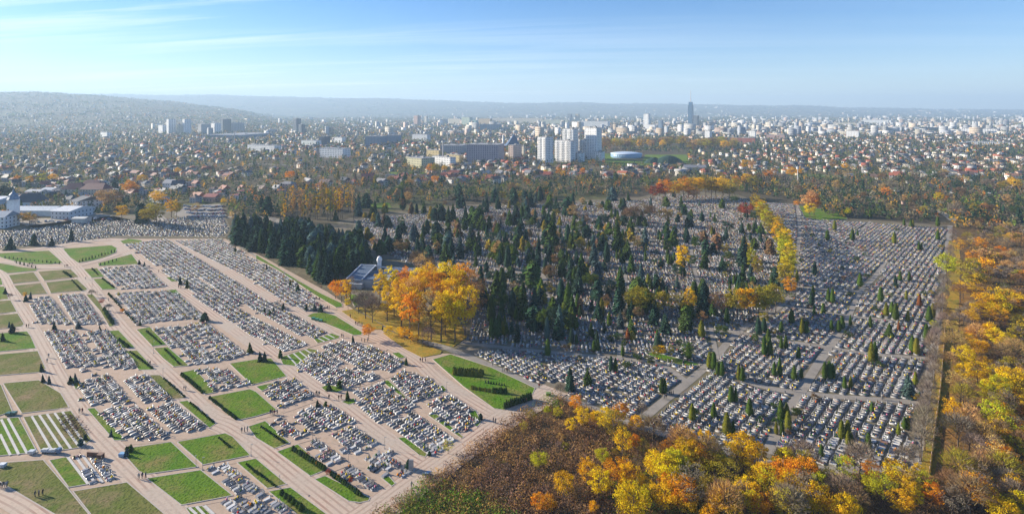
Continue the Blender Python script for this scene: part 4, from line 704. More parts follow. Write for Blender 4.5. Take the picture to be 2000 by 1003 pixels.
NG = [('A', [(690, 298), (830, 290), (975, 442), (860, 450)], [(690, 298), (860, 450)]), ('A', [(840, 288), (1000, 282), (1160, 432), (990, 445)], 0), ('A', [(775, 478), (1010, 462), (1205, 662), (965, 697)], 0), ('A', [(1035, 465), (1200, 458), (1435, 650), (1225, 668)], 0),
      ('A', [(230, 510), (340, 498), (420, 590), (490, 695), (250, 690), (205, 605)], [(340, 498), (490, 695)]), ('A', [(380, 495), (590, 478), (750, 690), (510, 700), (430, 590)], [(590, 478), (750, 690)]), ('A', [(300, 745), (520, 730), (715, 985), (420, 1000)], [(520, 730), (715, 985)]), ('A', [(570, 745), (740, 735), (960, 1003), (750, 1003)], [(740, 735), (960, 1003)]),
      ('A', [(1075, 720), (1260, 705), (1545, 950), (1340, 985)], [(1075, 720), (1340, 985)]), ('A', [(1280, 700), (1420, 680), (1750, 900), (1560, 950)], [(1280, 700), (1560, 950)]),
      ('A', [(880, 135), (1160, 95), (1240, 140), (1480, 290), (1660, 400), (1791, 470), (1791, 610), (1560, 480), (1380, 370), (1200, 290), (1080, 280), (960, 200)], [(1240, 140), (1660, 400)]),
      ('A', [(1110, 290), (1250, 308), (1400, 400), (1600, 520), (1791, 645), (1791, 820), (1660, 690), (1520, 620), (1380, 520), (1300, 440), (1160, 340)], [(1250, 300), (1600, 510)]), ('A', [(1225, 110), (1540, 95), (1791, 250), (1791, 410), (1620, 310), (1440, 230), (1300, 150)], [(1300, 150), (1620, 310)]),
      ('D', [(0, 255), (190, 335), (320, 445), (490, 575), (470, 600), (340, 605), (170, 530), (50, 450), (0, 420)], [(0, 255), (320, 445)]), ('D', [(0, 480), (180, 570), (500, 745), (400, 800), (240, 740), (0, 615)], [(0, 480), (400, 690)]), ('D', [(0, 640), (200, 740), (350, 850), (190, 885), (60, 830), (0, 790)], [(0, 640), (200, 740)]),
      ('D', [(440, 850), (620, 810), (830, 860), (1040, 960), (1000, 1010), (700, 1010), (600, 940)], [(620, 810), (1000, 1003)]), ('D', [(260, 1003), (400, 890), (480, 890), (600, 960), (560, 1010)], [(400, 890), (560, 1003)]),
      ('C', [(270, -5), (560, -5), (880, 55), (640, 130), (450, 110), (330, 40)], [(560, 0), (700, 90)]), ('C', [(800, -5), (1000, -5), (980, 20), (900, 30)], [(800, 0), (900, 40)]), ('C', [(930, 80), (1010, 10), (1130, 50), (1280, 110), (1310, 150), (1200, 210), (1080, 235), (950, 130)], [(930, 80), (1080, 235)]),
      ('C', [(690, 150), (870, 95), (1100, 280), (860, 385), (680, 270)], [(870, 95), (1100, 280)]), ('C', [(880, 400), (1100, 300), (1400, 495), (1220, 605), (980, 460)], [(1100, 300), (1400, 495)]), ('C', [(1150, 260), (1350, 165), (1560, 370), (1420, 460)], [(1150, 260), (1420, 460)]), ('C', [(60, 150), (130, 85), (260, 75), (400, 190), (180, 275)], [(130, 85), (300, 250)]),
      ('C', [(250, 310), (400, 260), (520, 260), (680, 380), (440, 450)], [(250, 310), (440, 450)]), ('C', [(480, 470), (680, 390), (860, 510), (660, 610)], [(480, 470), (660, 610)]), ('C', [(700, 640), (900, 560), (1070, 720), (960, 775)], [(700, 640), (960, 775)]), ('C', [(90, 360), (200, 330), (360, 460), (240, 510)], [(90, 360), (240, 510)]),
      ('C', [(310, 510), (390, 490), (620, 650), (520, 670)], [(310, 510), (520, 670)]), ('C', [(560, 700), (640, 670), (900, 840), (790, 890)], [(560, 700), (790, 890)]), ('C', [(-20, 880), (50, 860), (260, 1010), (-20, 1010)], [(50, 860), (260, 1003)]),
      ('B', [(490, -5), (590, -5), (600, 30), (520, 20)], [(490, 0), (520, 30)]), ('B', [(515, 140), (640, 40), (770, 50), (935, 245), (580, 250)], [(770, 50), (935, 245)]), ('B', [(860, 90), (900, 55), (1020, 40), (1215, 215), (960, 245)], [(1020, 40), (1215, 215)]), ('B', [(690, 300), (780, 260), (950, 262), (1150, 480), (890, 500)], [(690, 300), (890, 500)]),
      ('B', [(1000, 280), (1200, 235), (1445, 415), (1170, 455)], [(1200, 235), (1445, 415)]), ('B', [(1360, 5), (1600, 0), (1720, 110), (1500, 165)], [(1360, 5), (1500, 165)]), ('B', [(530, 610), (640, 598), (845, 750), (650, 800)], [(530, 610), (650, 800)]), ('B', [(1440, 680), (1600, 655), (1772, 790), (1800, 840), (1680, 870)], [(1440, 680), (1680, 870)]),
      ('B', [(1500, 930), (1640, 900), (1772, 980), (1790, 1020), (1560, 1020)], [(1500, 930), (1620, 1020)])]
for k, (c, pts, d) in enumerate(NG):
    pp = P(c, pts); dd = P(c, d) if d else [pp[0], pp[-1]]
    fill(pp, dd, 2.4 if k != 38 else 3.2, 1.36 if k != 38 else 1.5, 'in the new cemetery', GP_NEW, .06, excl=False)
MID = [(690, 432), (900, 405), (1060, 400), (1250, 392), (1310, 380), (1440, 385), (1480, 400), (1550, 480), (1552, 560), (1530, 600), (1440, 645), (1260, 695), (905, 672), (935, 600), (900, 545), (800, 515), (720, 480)]
RIG = [(1482, 395), (1556, 400), (1590, 428), (1850, 446), (1843, 540), (1832, 640), (1815, 740), (1792, 880), (1785, 912), (1560, 912), (1400, 878), (1300, 845), (1150, 788), (1080, 760), (905, 690), (1000, 684), (1260, 695), (1440, 645), (1530, 600), (1552, 560), (1550, 480)]
RLOW = [p for p in RIG]
fill(MID, [(1000, 560), (1300, 566)], 2.9, 1.55, 'in the old cemetery', GP_MID, .16, jit=.25, jr=.12)
fill(RIG, [(1262, 808), (1364, 729)], 2.65, 1.42, 'in the right cemetery', GP_OLD, .04, jit=.16, jr=.08)
fill([(0, 452), (80, 445), (180, 432), (330, 428), (430, 415), (448, 450), (436, 462), (230, 460), (110, 477), (0, 484)], [(0, 470), (100, 455)], 3.3, 1.9, 'in the far left cemetery', GP_OLD, .12, jit=.4, jr=.5)
graves.sort(key=lambda r: r[1]); print('graves', len(graves))
big, rest = graves[:290], graves[290:]
GM = [{k: v.mesh(k, M['granite']) for k, v in s.items()} for s in GST]
FC = {'yellow': (.75, .55, .03), 'white': (.8, .8, .75), 'red': (.55, .04, .04), 'orange': (.7, .25, .03), 'green': (.05, .14, .03), 'pink': (.6, .2, .3)}; FK = list(FC)
flo = []
for (X, Y, r, ci, st, zone, sc) in big:
    t = empty('grave', (X, Y, 0.06), r, (sc,)*3); j = random.uniform(.85, 1.15); c = tuple(GC[ci]*j)
    ci2 = ci if random.random() < .75 else random.choice([0, 4, 2]); lc = tuple(GC[ci2]*j)
    child('plinth', GM[st]['plinth'], t, tuple(GC[random.choice([0, 1, 2, ci])])); child('cover_slab', GM[st]['cover_slab'], t, c); child('headstone', GM[st]['headstone'], t, lc)
    px, py = topx(X, Y); reg(t, GCN[ci]+' granite grave with '+STY[st], 'in the new cemetery' if px < 1000 else 'in the right cemetery', 'grave', px, py, 'graves nearest the bottom edge of the photo')
R_ = np.array([(a[0], a[1], a[2], a[3], a[4], a[6]) for a in rest]); parts = []
for st in range(5):
    q = R_[R_[:, 4] == st]; n = len(q); loc = np.stack([q[:, 0], q[:, 1], np.full(n, .03)], 1); sc = np.repeat(q[:, 5:6], 3, 1); cc = GC[q[:, 3].astype(int)]*rng.uniform(.65, 1.12, (n, 1))
    c2 = cc.copy(); mk = rng.random(n) < .3; c2[mk] = GC[rng.choice([0, 2, 4], mk.sum())]; c3 = .85*GC[rng.choice([0, 1, 1, 3, 3], n)]
    far = q[:, 1] > 300
    for pn, cl in (('plinth', c3), ('cover_slab', cc), ('headstone', c2)):
        bv, bf = GST[st][pn].tri(); parts.append(tile(bv, bf, np.tile([1, 1, 1, 1.], (len(bv), 1)), loc[~far], q[~far, 2], sc[~far], cl[~far]))
    for mb_, cl in ((MB().box(0, 0, 0, 1.15, 2.15, .42, top=.9), cc), (MB().box(0, .86, .42, .95, .16, .68) if st not in (1, 3) else (GST[3]['headstone'] if st == 3 else MB().box(0, .86, .42, .8, .15, .78, top=.75)), c2)):
        bv, bf = mb_.tri(); parts.append(tile(bv, bf, np.tile([1, 1, 1, 1.], (len(bv), 1)), loc[far], q[far, 2], sc[far], cl[far]))
V_, F_, C_ = cat(parts); o = link(bpy.data.objects.new('grave_field', mesh_np('grave_field', V_, F_, M['granite_attr'], {'Col': (C_, 'COLOR')})))
tag(o, 'dense field of grey, black and brown stone graves covering both cemeteries', 'graves', kind='stuff')
# flowers and candles on the graves: small lumps
fb = MB(); fb.lathe(0, 0, [(.19, 0), (.13, .26)], 4); bv, bf = fb.tri(); al = np.array([(a[0], a[1], a[2], a[5] == 'in the new cemetery') for a in graves]); locs, cols = [], []
for a in al:
    for k in range(rng.choice([0, 1, 2, 3], p=[.42, .32, .18, .08])):
        lx, ly = rng.uniform(-.4, .4), rng.uniform(-.8, .65); c, s = math.cos(a[2]), math.sin(a[2]); locs.append((a[0]+lx*c-ly*s, a[1]+lx*s+ly*c, .48)); cols.append(FC[FK[rng.choice(6, p=[.30, .24, .10, .12, .16, .08])]])
locs = np.array(locs); cols = np.array(cols); n = len(locs); sc = rng.uniform(.7, 1.7, (n, 1))*np.array([[1, 1, .9]])
V_, F_, C_ = tile(bv, bf, np.tile([1, 1, 1, 1.], (len(bv), 1)), locs, rng.uniform(0, 6, n), sc, cols)
tag(link(bpy.data.objects.new('grave_flowers', mesh_np('grave_flowers', V_, F_, M['flower'], {'Col': (C_, 'COLOR')}))), 'yellow, white and red chrysanthemums and candles laid on the graves', 'flowers', kind='stuff')
print('flowers', n)

# ------------------------------------------------------------------ scrub (stuff)
def leafclump(n, size, rx, rz, seed):
    rs = np.random.default_rng(seed); d = dirs(n, rs); d[:, 2] = np.abs(d[:, 2]); c = d*rs.uniform(.5, 1, n)[:, None]*np.array([rx, rx, rz]); V, F_, v = leaf_quads(c, d, size, rs.uniform(.7, 1.3, n), rs)
    V = V.reshape(-1, 4, 3)[:, :3].reshape(-1, 3); v = v.reshape(-1, 4)[:, :3].ravel(); return V, np.arange(len(V)).reshape(-1, 3), v
def scatter_clumps(name, X, Y, sz, cols, n, size, rz, label, catg, zoff=0, vr=3):
    parts = []; k = rng.integers(0, vr, len(X))
    for j in range(vr):
        V, F3, v = leafclump(n, size, 1.0, rz, 900+j); m = k == j; q = m.sum(); s3 = np.stack([sz[m]]*3, 1); z = hz(X[m], Y[m])+zoff
        parts.append(tile(V, F3, np.stack([v, v, v, np.ones_like(v)], 1), np.stack([X[m], Y[m], z], 1), rng.uniform(0, 6.3, q), s3, cols[m]))
    V_, F_, C_ = cat(parts); return tag(link(bpy.data.objects.new(name, mesh_np(name, V_, F_, M['leaf_attr'], {'Col': (C_, 'COLOR')}))), label, catg, kind='stuff')
n = 17000; R = (rng.uniform(0, 1, n)**.8)*(830-225)+225; px = rng.uniform(700, 2080, n); py = YH+R; k = inpoly(px, py, SCRUB)
k &= ~((px > 1835-(py-500)*.12) & (px < 1905-(py-500)*.02) & (rng.random(n) < .85) & (py < 930)); px, py = px[k], py[k]; X = (px-1000)*HC/(py-YH); Y = F*HC/(py-YH); m = len(X)
pal = 1.3*np.array([(.22, .12, .055), (.29, .17, .07), (.15, .09, .05), (.20, .18, .04), (.11, .19, .02), (.34, .20, .06), (.20, .11, .08), (.16, .11, .08)]); nzv = np.sin(X/9+Y/14)+np.sin(X/23-Y/11)+rng.normal(0, .45, m)+1.9*(1-sm(860, 1080, px))*sm(890, 1000, py)
ci = np.where(nzv > 1.2, rng.choice([3, 4, 4, 3, 5], m), rng.choice([0, 1, 2, 6, 7, 0, 5], m)); cols = pal[ci]*rng.uniform(.7, 1.3, (m, 1))
scatter_clumps('undergrowth', X, Y, rng.uniform(.6, 2.0, m)*(1+.5*(px < 1200))*np.interp(py, [440, 560, 700], [2.6, 1.7, 1]), cols, 44, .12, .85, 'tangled brown and green undergrowth covering the slope and the wood floor', 'undergrowth')

# ------------------------------------------------------------------ buildings
FOOT = []
def place(px0, px1, ybase, a, s):
    Y = F*HC/(ybase-YH); Wm = (px1-px0)/F*Y; ar = math.radians(a)
    if a == 0: w, d = Wm, Wm*s
    else: w = s*Wm/math.cos(ar); d = (1-s)*Wm/math.sin(ar)
    return ((px0+px1)/2-1000)/F*Y, Y, w, d, ar
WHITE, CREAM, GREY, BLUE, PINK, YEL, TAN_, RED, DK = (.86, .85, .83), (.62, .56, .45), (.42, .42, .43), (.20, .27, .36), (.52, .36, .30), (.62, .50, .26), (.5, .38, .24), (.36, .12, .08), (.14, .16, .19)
def block(name, px0, px1, ytop, ybase, col, label, a=38, s=.72, catg='building', group=None, fl=3.0, bay=3.6, roofc=(.34, .33, .32), balc=False, wcol=None, sign=1, band=False, hz_off=0.0):
    X, Y, w, d, ar = place(px0, px1, ybase, a, s); h = (ybase-ytop)*Y/F; Yc = Y+(w*math.sin(ar)+d*math.cos(ar))/2*.9
    X = X*Yc/Y; z0 = float(hz(X, Yc)); FOOT.append((X, Yc, max(w, d)/2+8))
    t = empty(name, (X, Yc, z0), -ar*sign); h = h*Yc/Y if ybase > 250 else h
    mb = MB().box(0, 0, -1, w, d, h+1); c = child('wall', mb.mesh('wall', M['wall']), t, col)
    r = MB().box(0, 0, h, w+.3, d+.3, .5); r.box(w*.15, 0, h+.5, min(7, w*.25), min(5, d*.4), 2.4)
    if w > 25: r.box(-w*.28, 0, h+.5, 4, 3, 2.0)
    child('roof', r.mesh('roof', M['roof']), t, roofc)
    nf = max(2, min(24, int(h/fl))); wn = MB(); fh = h/nf
    for side in range(4):
        L_ = w if side % 2 == 0 else d; nb = max(2, min(26, int(L_/bay))); bw = L_/nb; an = -math.pi/2*side
        for i in range(nf):
            if band: rects = [(0, L_*.94)]
            else: rects = [((j+.5)*bw-L_/2, bw*(.34 if not balc else (.5 if j % 3 else .25))) for j in range(nb)]
            for cx_, ww in rects:
                u0, u1 = cx_-ww/2, cx_+ww/2; D_ = (d if side % 2 == 0 else w)/2+.05; z0_, z1_ = i*fh+fh*.35, i*fh+fh*.78; ca, sa = math.cos(an), math.sin(an)
                pt = lambda u, z: (u*ca+D_*sa, u*sa-D_*ca, z)
                wn.quad([pt(u0, z0_), pt(u1, z0_), pt(u1, z1_), pt(u0, z1_)])
    child('windows', wn.mesh('windows', wcol or M['glass']), t, kind='stuff')
    if balc:
        bb = MB()
        for i in range(nf):
            for j in range(max(2, int(w/bay))):
                if j % 3 == 2: continue
                bw = w/max(2, int(w/bay)); bb.box((j+.5)*bw-w/2, -d/2-.7, i*fh+.1, bw*.86, 1.4, .95)
        child('balconies', bb.mesh('balconies', M['wall']), t, WHITE, kind='stuff')
    tag(t, label, catg, group); return t
# white towers at the centre
TG = 'white apartment towers at the centre'
block('apartment_tower', 1050, 1081, 269, 320, WHITE, 'leftmost white apartment tower standing free of the others', 45, .48, balc=True, group=TG)
block('apartment_tower', 1084, 1124, 276, 317, WHITE, 'lower white tower block with balconies in front of the tall stepped tower', 42, .7, balc=True, group=TG)
block('apartment_tower', 1099, 1129, 253, 312, WHITE, 'tall tower with dark balconies behind the lower white block', 42, .62, balc=True, group=TG)
block('apartment_tower', 1128, 1150, 274, 311, WHITE, 'middle white tower between the two tallest towers', 42, .7, balc=True, group=TG)
block('apartment_tower', 1142, 1175, 251, 312, WHITE, 'tallest white apartment tower at the right of the tower group', 45, .62, balc=False, group=TG)
block('apartment_block', 1160, 1181, 297, 313.5, WHITE, 'low white block at the right foot of the tallest white tower', 45, .6, group=TG)
block('apartment_block', 1118, 1142, 299, 316, WHITE, 'low white block at the foot of the middle tower', 45, .5, group=TG, balc=True)
# the glass skyscraper
X, Y = g(1349, 247); sk = empty('skyscraper', (X, Y, 0), -.7); mb = MB(); mb.box(0, 0, 0, 24, 22, 60, top=1.06); mb.box(0, 0, 60, 25.4, 23.3, 62, top=.93); mb.box(0, 0, 122, 20, 19, 20, top=.85)
child('glass_shaft', mb.mesh('glass_shaft', mat_plain('blue_glass', (.05, .12, .22), .2, .8)), sk); mb = MB(); mb.tube((0, 0, 142), (0, 0, 170), 3.0, 2.2, 8); mb.tube((0, 0, 170), (0, 0, 210), 2.0, 1.1, 6); child('antenna', mb.mesh('antenna', M['metal']), sk, (.5, .5, .52))
fl_ = MB()
for i in range(34): fl_.box(0, 0, 4+i*3.5, 26.6, 24.6, .35)
child('floor_bands', fl_.mesh('floor_bands', M['metal']), sk, (.16, .22, .3), kind='stuff'); tag(sk, 'dark blue glass skyscraper with a tall antenna, far behind the arena', 'skyscraper'); FOOT.append((X, Y, 40))
FAR = 'distant blocks of the city'
BL = [('office_tower', 1354, 1366, 226, 248, DK, 'lower dark block just right of the glass skyscraper', 40, .5), ('apartment_tower', 1257, 1270, 223, 252, WHITE, 'pale round-cornered tower left of the glass skyscraper', 42, .6), ('apartment_block', 1265, 1282, 244, 255, WHITE, 'low pale block beside the pale tower', 40, .7), ('apartment_tower', 1285, 1296, 235, 256, BLUE, 'blue-grey block left of the skyscraper', 40, .5), ('apartment_tower', 1297, 1305, 247, 262, WHITE, 'narrow white block near the skyscraper foot', 40, .5),
      ('apartment_tower', 808, 822, 226, 245, PINK, 'reddish high-rise left of the long pale blocks', 38, .6), ('apartment_tower', 829, 836, 227, 240, CREAM, 'slim cream high-rise beside the reddish one', 38, .6), ('apartment_block', 874, 903, 232, 243, CREAM, 'pale long block at the left end of the estate', 35, .9), ('apartment_block', 901, 922, 229, 245, (.52, .6, .48), 'pale green block in the far estate', 35, .8), ('apartment_block', 923, 934, 235, 244, (.3, .5, .45), 'turquoise block in the far estate', 35, .6),
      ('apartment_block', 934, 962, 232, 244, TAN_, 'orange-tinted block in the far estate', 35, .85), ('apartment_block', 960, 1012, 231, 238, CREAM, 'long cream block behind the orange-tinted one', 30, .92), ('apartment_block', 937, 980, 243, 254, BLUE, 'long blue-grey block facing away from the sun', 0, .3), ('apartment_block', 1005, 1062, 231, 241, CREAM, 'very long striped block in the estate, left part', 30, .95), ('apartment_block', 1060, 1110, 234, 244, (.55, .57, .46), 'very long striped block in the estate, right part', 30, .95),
      ('apartment_block', 1128, 1190, 237, 249, WHITE, 'long pale block ending in a pink gable wall', 30, .9), ('apartment_tower', 1108, 1118, 222, 236, DK, 'grey tower behind the white apartment towers', 35, .6), ('apartment_tower', 1123, 1133, 222, 236, TAN_, 'beige tower behind the white apartment towers', 35, .6),
      ('apartment_tower', 326, 343, 233, 262, WHITE, 'leftmost hazy white stepped tower', 40, .5), ('apartment_tower', 357, 373, 233, 262, WHITE, 'second hazy white stepped tower', 40, .5), ('apartment_block', 306, 328, 245, 260, WHITE, 'pale block left of the hazy stepped towers', 40, .8), ('apartment_block', 388, 410, 243, 261, GREY, 'grey block right of the hazy stepped towers', 38, .5), ('apartment_tower', 433, 450, 233, 258, DK, 'dark hazy tower at the end of the left group', 40, .4), ('apartment_block', 452, 476, 240, 258, GREY, 'grey block right of the dark hazy tower', 38, .5), ('apartment_block', 345, 358, 244, 262, CREAM, 'cream block between the hazy stepped towers', 40, .6), ('apartment_block', 412, 432, 241, 260, WHITE, 'white block left of the dark hazy tower', 40, .6),
      ('office_tower', 572, 588, 232, 259, DK, 'dark office tower above the sports hall', 40, .6), ('office_tower', 583, 596, 243, 262, DK, 'lower dark office tower leaning against the taller one', 40, .6), ('office_block', 715, 754, 267, 286, BLUE, 'blue-grey hospital-like slab, left wing', 15, .8), ('office_block', 755, 783, 265, 282, BLUE, 'blue-grey slab, right wing', 15, .8), ('office_block', 625, 643, 267, 285, DK, 'dark cube-shaped office block', 20, .6), ('office_block', 804, 842, 263, 276, WHITE, 'white block with banded windows', 30, .85), ('office_block', 652, 676, 269, 279, WHITE, 'small white block with blue windows', 35, .8), ('warehouse', 476, 556, 285, 297, WHITE, 'long white hall above the villas', 30, .9), ('warehouse', 586, 630, 275, 286, WHITE, 'low white hall beside the dark cube', 30, .85),
      ('apartment_block', 623, 686, 291, 309, WHITE, 'white row block with red roof edges', 25, .85), ('apartment_block', 912, 985, 284, 318, (.40, .36, .40), 'large grey panel-built apartment block', 12, .85), ('apartment_block', 862, 914, 285, 304, GREY, 'grey block left of the large panel-built one', 12, .8), ('apartment_block', 993, 1019, 284, 312, (.5, .4, .36), 'block with orange edge beside the large panel-built one', 40, .35), ('apartment_block', 794, 850, 310, 328, (.60, .56, .36), 'low yellow and green block', 42, .6), ('apartment_block', 842, 892, 308, 325, WHITE, 'low white slab behind the yellow block', 42, .8), ('apartment_block', 872, 905, 303, 316, YEL, 'low yellow slab with flat roof', 40, .8), ('apartment_block', 832, 864, 294, 308, YEL, 'yellow block among the autumn trees', 38, .85), ('apartment_tower', 1018, 1026, 286, 306, CREAM, 'slim cream block left of the white towers', 40, .6),
      ('office_block', 1463, 1476, 256, 269, WHITE, 'bright white cube above the autumn roofs', 42, .7), ('office_block', 1376, 1391, 256, 271, WHITE, 'white block right below the skyscraper', 42, .5), ('school', 1430, 1472, 270, 279, RED, 'long red building right of centre', 35, .9), ('apartment_block', 1655, 1676, 256, 271, WHITE, 'bright white slab tower in the right half', 42, .75), ('apartment_block', 1582, 1622, 240, 247, BLUE, 'long blue-grey block in the right half', 10, .9), ('apartment_block', 1620, 1666, 240, 246, CREAM, 'long cream block in the right half', 38, .93), ('apartment_block', 1692, 1728, 234, 242, WHITE, 'white slab under the far ridge', 38, .93), ('apartment_block', 1832, 1866, 240, 247, CREAM, 'cream slab of the far right estate', 38, .93),
      ('apartment_block', 1880, 1897, 251, 261, WHITE, 'first white block of four at the far right', 40, .8), ('apartment_block', 1898, 1913, 251, 261, WHITE, 'second white block of four at the far right', 40, .8), ('apartment_block', 1914, 1929, 252, 262, WHITE, 'third white block of four at the far right', 40, .8), ('apartment_block', 1930, 1944, 252, 262, WHITE, 'fourth white block of four at the far right', 40, .8), ('apartment_tower', 1586, 1592, 228, 236, WHITE, 'leftmost small tower on the far ridge', 40, .6), ('apartment_tower', 1598, 1605, 228, 236, WHITE, 'middle small tower on the far ridge', 40, .6), ('apartment_tower', 1612, 1619, 229, 236, WHITE, 'right small tower on the far ridge', 40, .6),
      ('factory', 1890, 1958, 278, 284, WHITE, 'long white industrial hall at the right', 30, .93), ('apartment_block', 1500, 1530, 264, 272, (.5, .34, .3), 'pinkish long block at the centre right', 36, .9), ('office_block', 1725, 1740, 245, 258, GREY, 'grey office block in the right half', 40, .5), ('office_block', 1742, 1760, 248, 259, WHITE, 'white office block beside the grey one', 40, .7), ('office_block', 1790, 1826, 249, 256, DK, 'dark long block in the right half', 10, .9), ('apartment_block', 190, 225, 259, 269, WHITE, 'hazy white block among the left suburbs', 38, .85), ('warehouse', 425, 517, 264, 271, BLUE, 'long low stadium stand in blue and white', 10, .8)]
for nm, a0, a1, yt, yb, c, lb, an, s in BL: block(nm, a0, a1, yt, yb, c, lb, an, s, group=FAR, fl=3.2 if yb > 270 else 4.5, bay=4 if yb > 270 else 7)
# round arena
X, Y = g(1223, 309); Y += 20; X = (1223-1000)/F*Y; ar_ = empty('arena', (X, Y, 0)); r0 = 30/F*Y
mb = MB(); mb.lathe(0, 0, [(r0*.96, 0), (r0, 2), (r0, 8)], 40); child('wall', mb.mesh('wall', M['metal'], True), ar_, (.30, .46, .64)); mb = MB(); mb.lathe(0, 0, [(r0*1.02, 8.02), (r0*1.02, 8.5), (r0*.7, 10.2), (r0*.35, 11.2), (r0*.05, 11.6)], 40); child('roof', mb.mesh('roof', M['metal'], True), ar_, (.56, .64, .74))
mb = MB()
for k in range(40): t = 2*math.pi*k/40; mb.box(math.cos(t)*(r0+.15), math.sin(t)*(r0+.15), 3, .4, .3, 5, 0, t)
child('ribs', mb.mesh('ribs', M['metal']), ar_, (.35, .42, .5), kind='stuff'); tag(ar_, 'round white and blue sports arena with shallow domed roof', 'arena'); FOOT.append((X, Y, r0+10))
# dark green netted mound
X, Y = g(1310, 320); sh = empty('mound', (X, Y+14, 0)); mb = MB(); mb.lathe(0, 0, [(26, 0), (19, 7), (10, 12), (3, 14)], 14, sx=1.1, sy=.7); mb.lathe(-26, 3, [(18, 0), (12, 6), (4, 10)], 12, sy=.7); child('cover', mb.mesh('cover', mat_plain('dark_green_net', (.015, .05, .035), .9)), sh); tag(sh, 'dark green netted mound right of the arena', 'mound'); FOOT.append((X, Y, 40))
# church with steep dark blue roof
X, Y = g(1000, 289); ch = empty('church', (X, Y, 0), .3); mb = MB(); mb.v += [(-22, -14, 0), (20, -14, 0), (20, 14, 0), (-22, 14, 0), (6, 0, 36)]; mb.f += [(0, 1, 4), (1, 2, 4), (2, 3, 4), (3, 0, 4)]; mb.m += [0]*4; child('roof', mb.mesh('roof', M['roof']), ch, (.06, .11, .2)); mb = MB().box(-24, -4, 0, 4, 4, 33, top=.8); child('bell_tower', mb.mesh('bell_tower', M['wall']), ch, WHITE); tag(ch, 'church with steep dark blue tent-like roof and white bell tower', 'church'); FOOT.append((X, Y, 30))
# gabled buildings lower left
def gab(name, px0, px1, ybase, wh, rh, depth, ang, wc, rc, label, catg='building', hip=0.0, win=True, dorm=0):
    Y = F*HC/(ybase-YH); w = (px1-px0)/F*Y*math.cos(math.radians(ang)); X = ((px0+px1)/2-1000)/F*Y; Yc = Y+depth/2; X = X*Yc/Y; a = math.radians(ang); t = empty(name, (X, Yc, 0), a); FOOT.append((X, Yc, max(w, depth)/2+4))
    mb = MB().box(0, 0, -.3, w, depth, wh+.3); mb.gable(0, 0, wh+.002, w, depth, rh-.15, 0, over=-.05, hip=hip); child('wall', mb.mesh('wall', M['wall']), t, wc)
    rf = MB().gable(0, 0, wh, w, depth, rh, 0, over=.5, hip=hip+(.5 if hip else 0)); rfo = child('roof', rf.mesh('roof', M['roof']), t, rc)
    if win:
        wn = MB(); nf = max(1, int(wh/2.9))
        for sd in (-1, 1):
            for i in range(nf):
                nb = max(2, int(w/3.2))
                for j in range(nb): x0 = (j+.5)*w/nb-w/2; z = i*wh/nf+.9; y = sd*(depth/2+.04); q = [(x0-.55, y, z), (x0+.55, y, z), (x0+.55, y, z+1.3), (x0-.55, y, z+1.3)]; wn.quad(q if sd < 0 else q[::-1])
                nb = max(2, int(depth/3.5))
                for j in range(nb): y0 = (j+.5)*depth/nb-depth/2; z = i*wh/nf+.9; x = sd*(w/2+.04); q = [(x, y0-.55, z), (x, y0+.55, z), (x, y0+.55, z+1.3), (x, y0-.55, z+1.3)]; wn.quad(q if sd > 0 else q[::-1])
        child('windows', wn.mesh('windows', M['glass']), t, kind='stuff')
    cb = MB().box(w*.18, depth*.1, wh+rh*.5, .7, .7, rh*.6+.6); child('chimney', cb.mesh('chimney', M['wall']), rfo, (.3, .2, .16)) if rh > 1.6 else None
    tag(t, label, catg); return t
gab('greenhouse', 30, 117, 422, 5, 3, 14, 0, (.55, .6, .62), (.66, .7, .72), 'long pale greenhouse-like hall beside the cemetery', win=False)
gab('warehouse', 123, 165, 428, 7, 2.5, 26, -8, (.6, .63, .66), (.72, .73, .74), 'white warehouse with a dark gate at the cemetery edge')
gab('warehouse', -14, 20, 412, 7, 3, 50, 0, (.66, .68, .7), (.72, .74, .75), 'white glazed hall at the left photo edge', win=False)
gab('chapel', -10, 24, 446, 9, 4, 14, 0, WHITE, (.25, .32, .4), 'white chapel with a blue-grey turret at the left edge')
X, Y = g(5, 440); tu = MB(); tu.box(0, 0, 0, 6, 6, 20); 
tt = empty('bell_turret', (X, Y+10, 0)); child('wall', tu.mesh('wall', M['wall']), tt, WHITE); tu = MB(); tu.lathe(0, 0, [(4.6, 20), (3.4, 22), (3, 24), (1, 26), (.1, 29)], 8); child('roof', tu.mesh('roof', M['roof']), tt, (.2, .28, .38)); tag(tt, 'white bell turret with blue-grey cap beside the chapel', 'turret')
gab('manor_house', 128, 168, 386, 9, 6, 16, 8, CREAM, (.16, .06, .06), 'big house with maroon hipped roof, left wing', hip=5)
gab('manor_house', 165, 212, 386, 9, 6, 15, -4, CREAM, (.18, .06, .06), 'big house with maroon roof, right wing', hip=3)
gab('manor_house', 165, 200, 372, 7, 5, 13, 2, CREAM, (.2, .07, .07), 'maroon roofed house behind the two big wings', hip=3)
gab('terraced_house', 153, 187, 412, 9, 3.5, 22, -30, WHITE, (.12, .12, .13), 'white terrace with dark roofs and balconies')
gab('house', 38, 86, 405, 5, 8, 14, 8, WHITE, (.06, .07, .09), 'house with huge black roof behind the long hall', hip=4)
gab('terraced_house', 57, 88, 387, 7, 2, 12, -4, (.6, .58, .56), (.5, .5, .5), 'grey flat-roofed terrace left of the maroon roofs')
gab('terraced_house', 87, 112, 385, 8, 2, 12, -8, WHITE, (.5, .52, .55), 'white terrace beside the grey flat-roofed one')
gab('shed', 147, 172, 436, 4, 1, 8, 0, (.62, .6, .55), (.68, .66, .6), 'low white shed in the yard in front of the warehouse', win=False)
gab('house', 322, 345, 369, 7, 4, 10, -12, WHITE, (.3, .3, .32), 'white house with grey roof on the left slope')
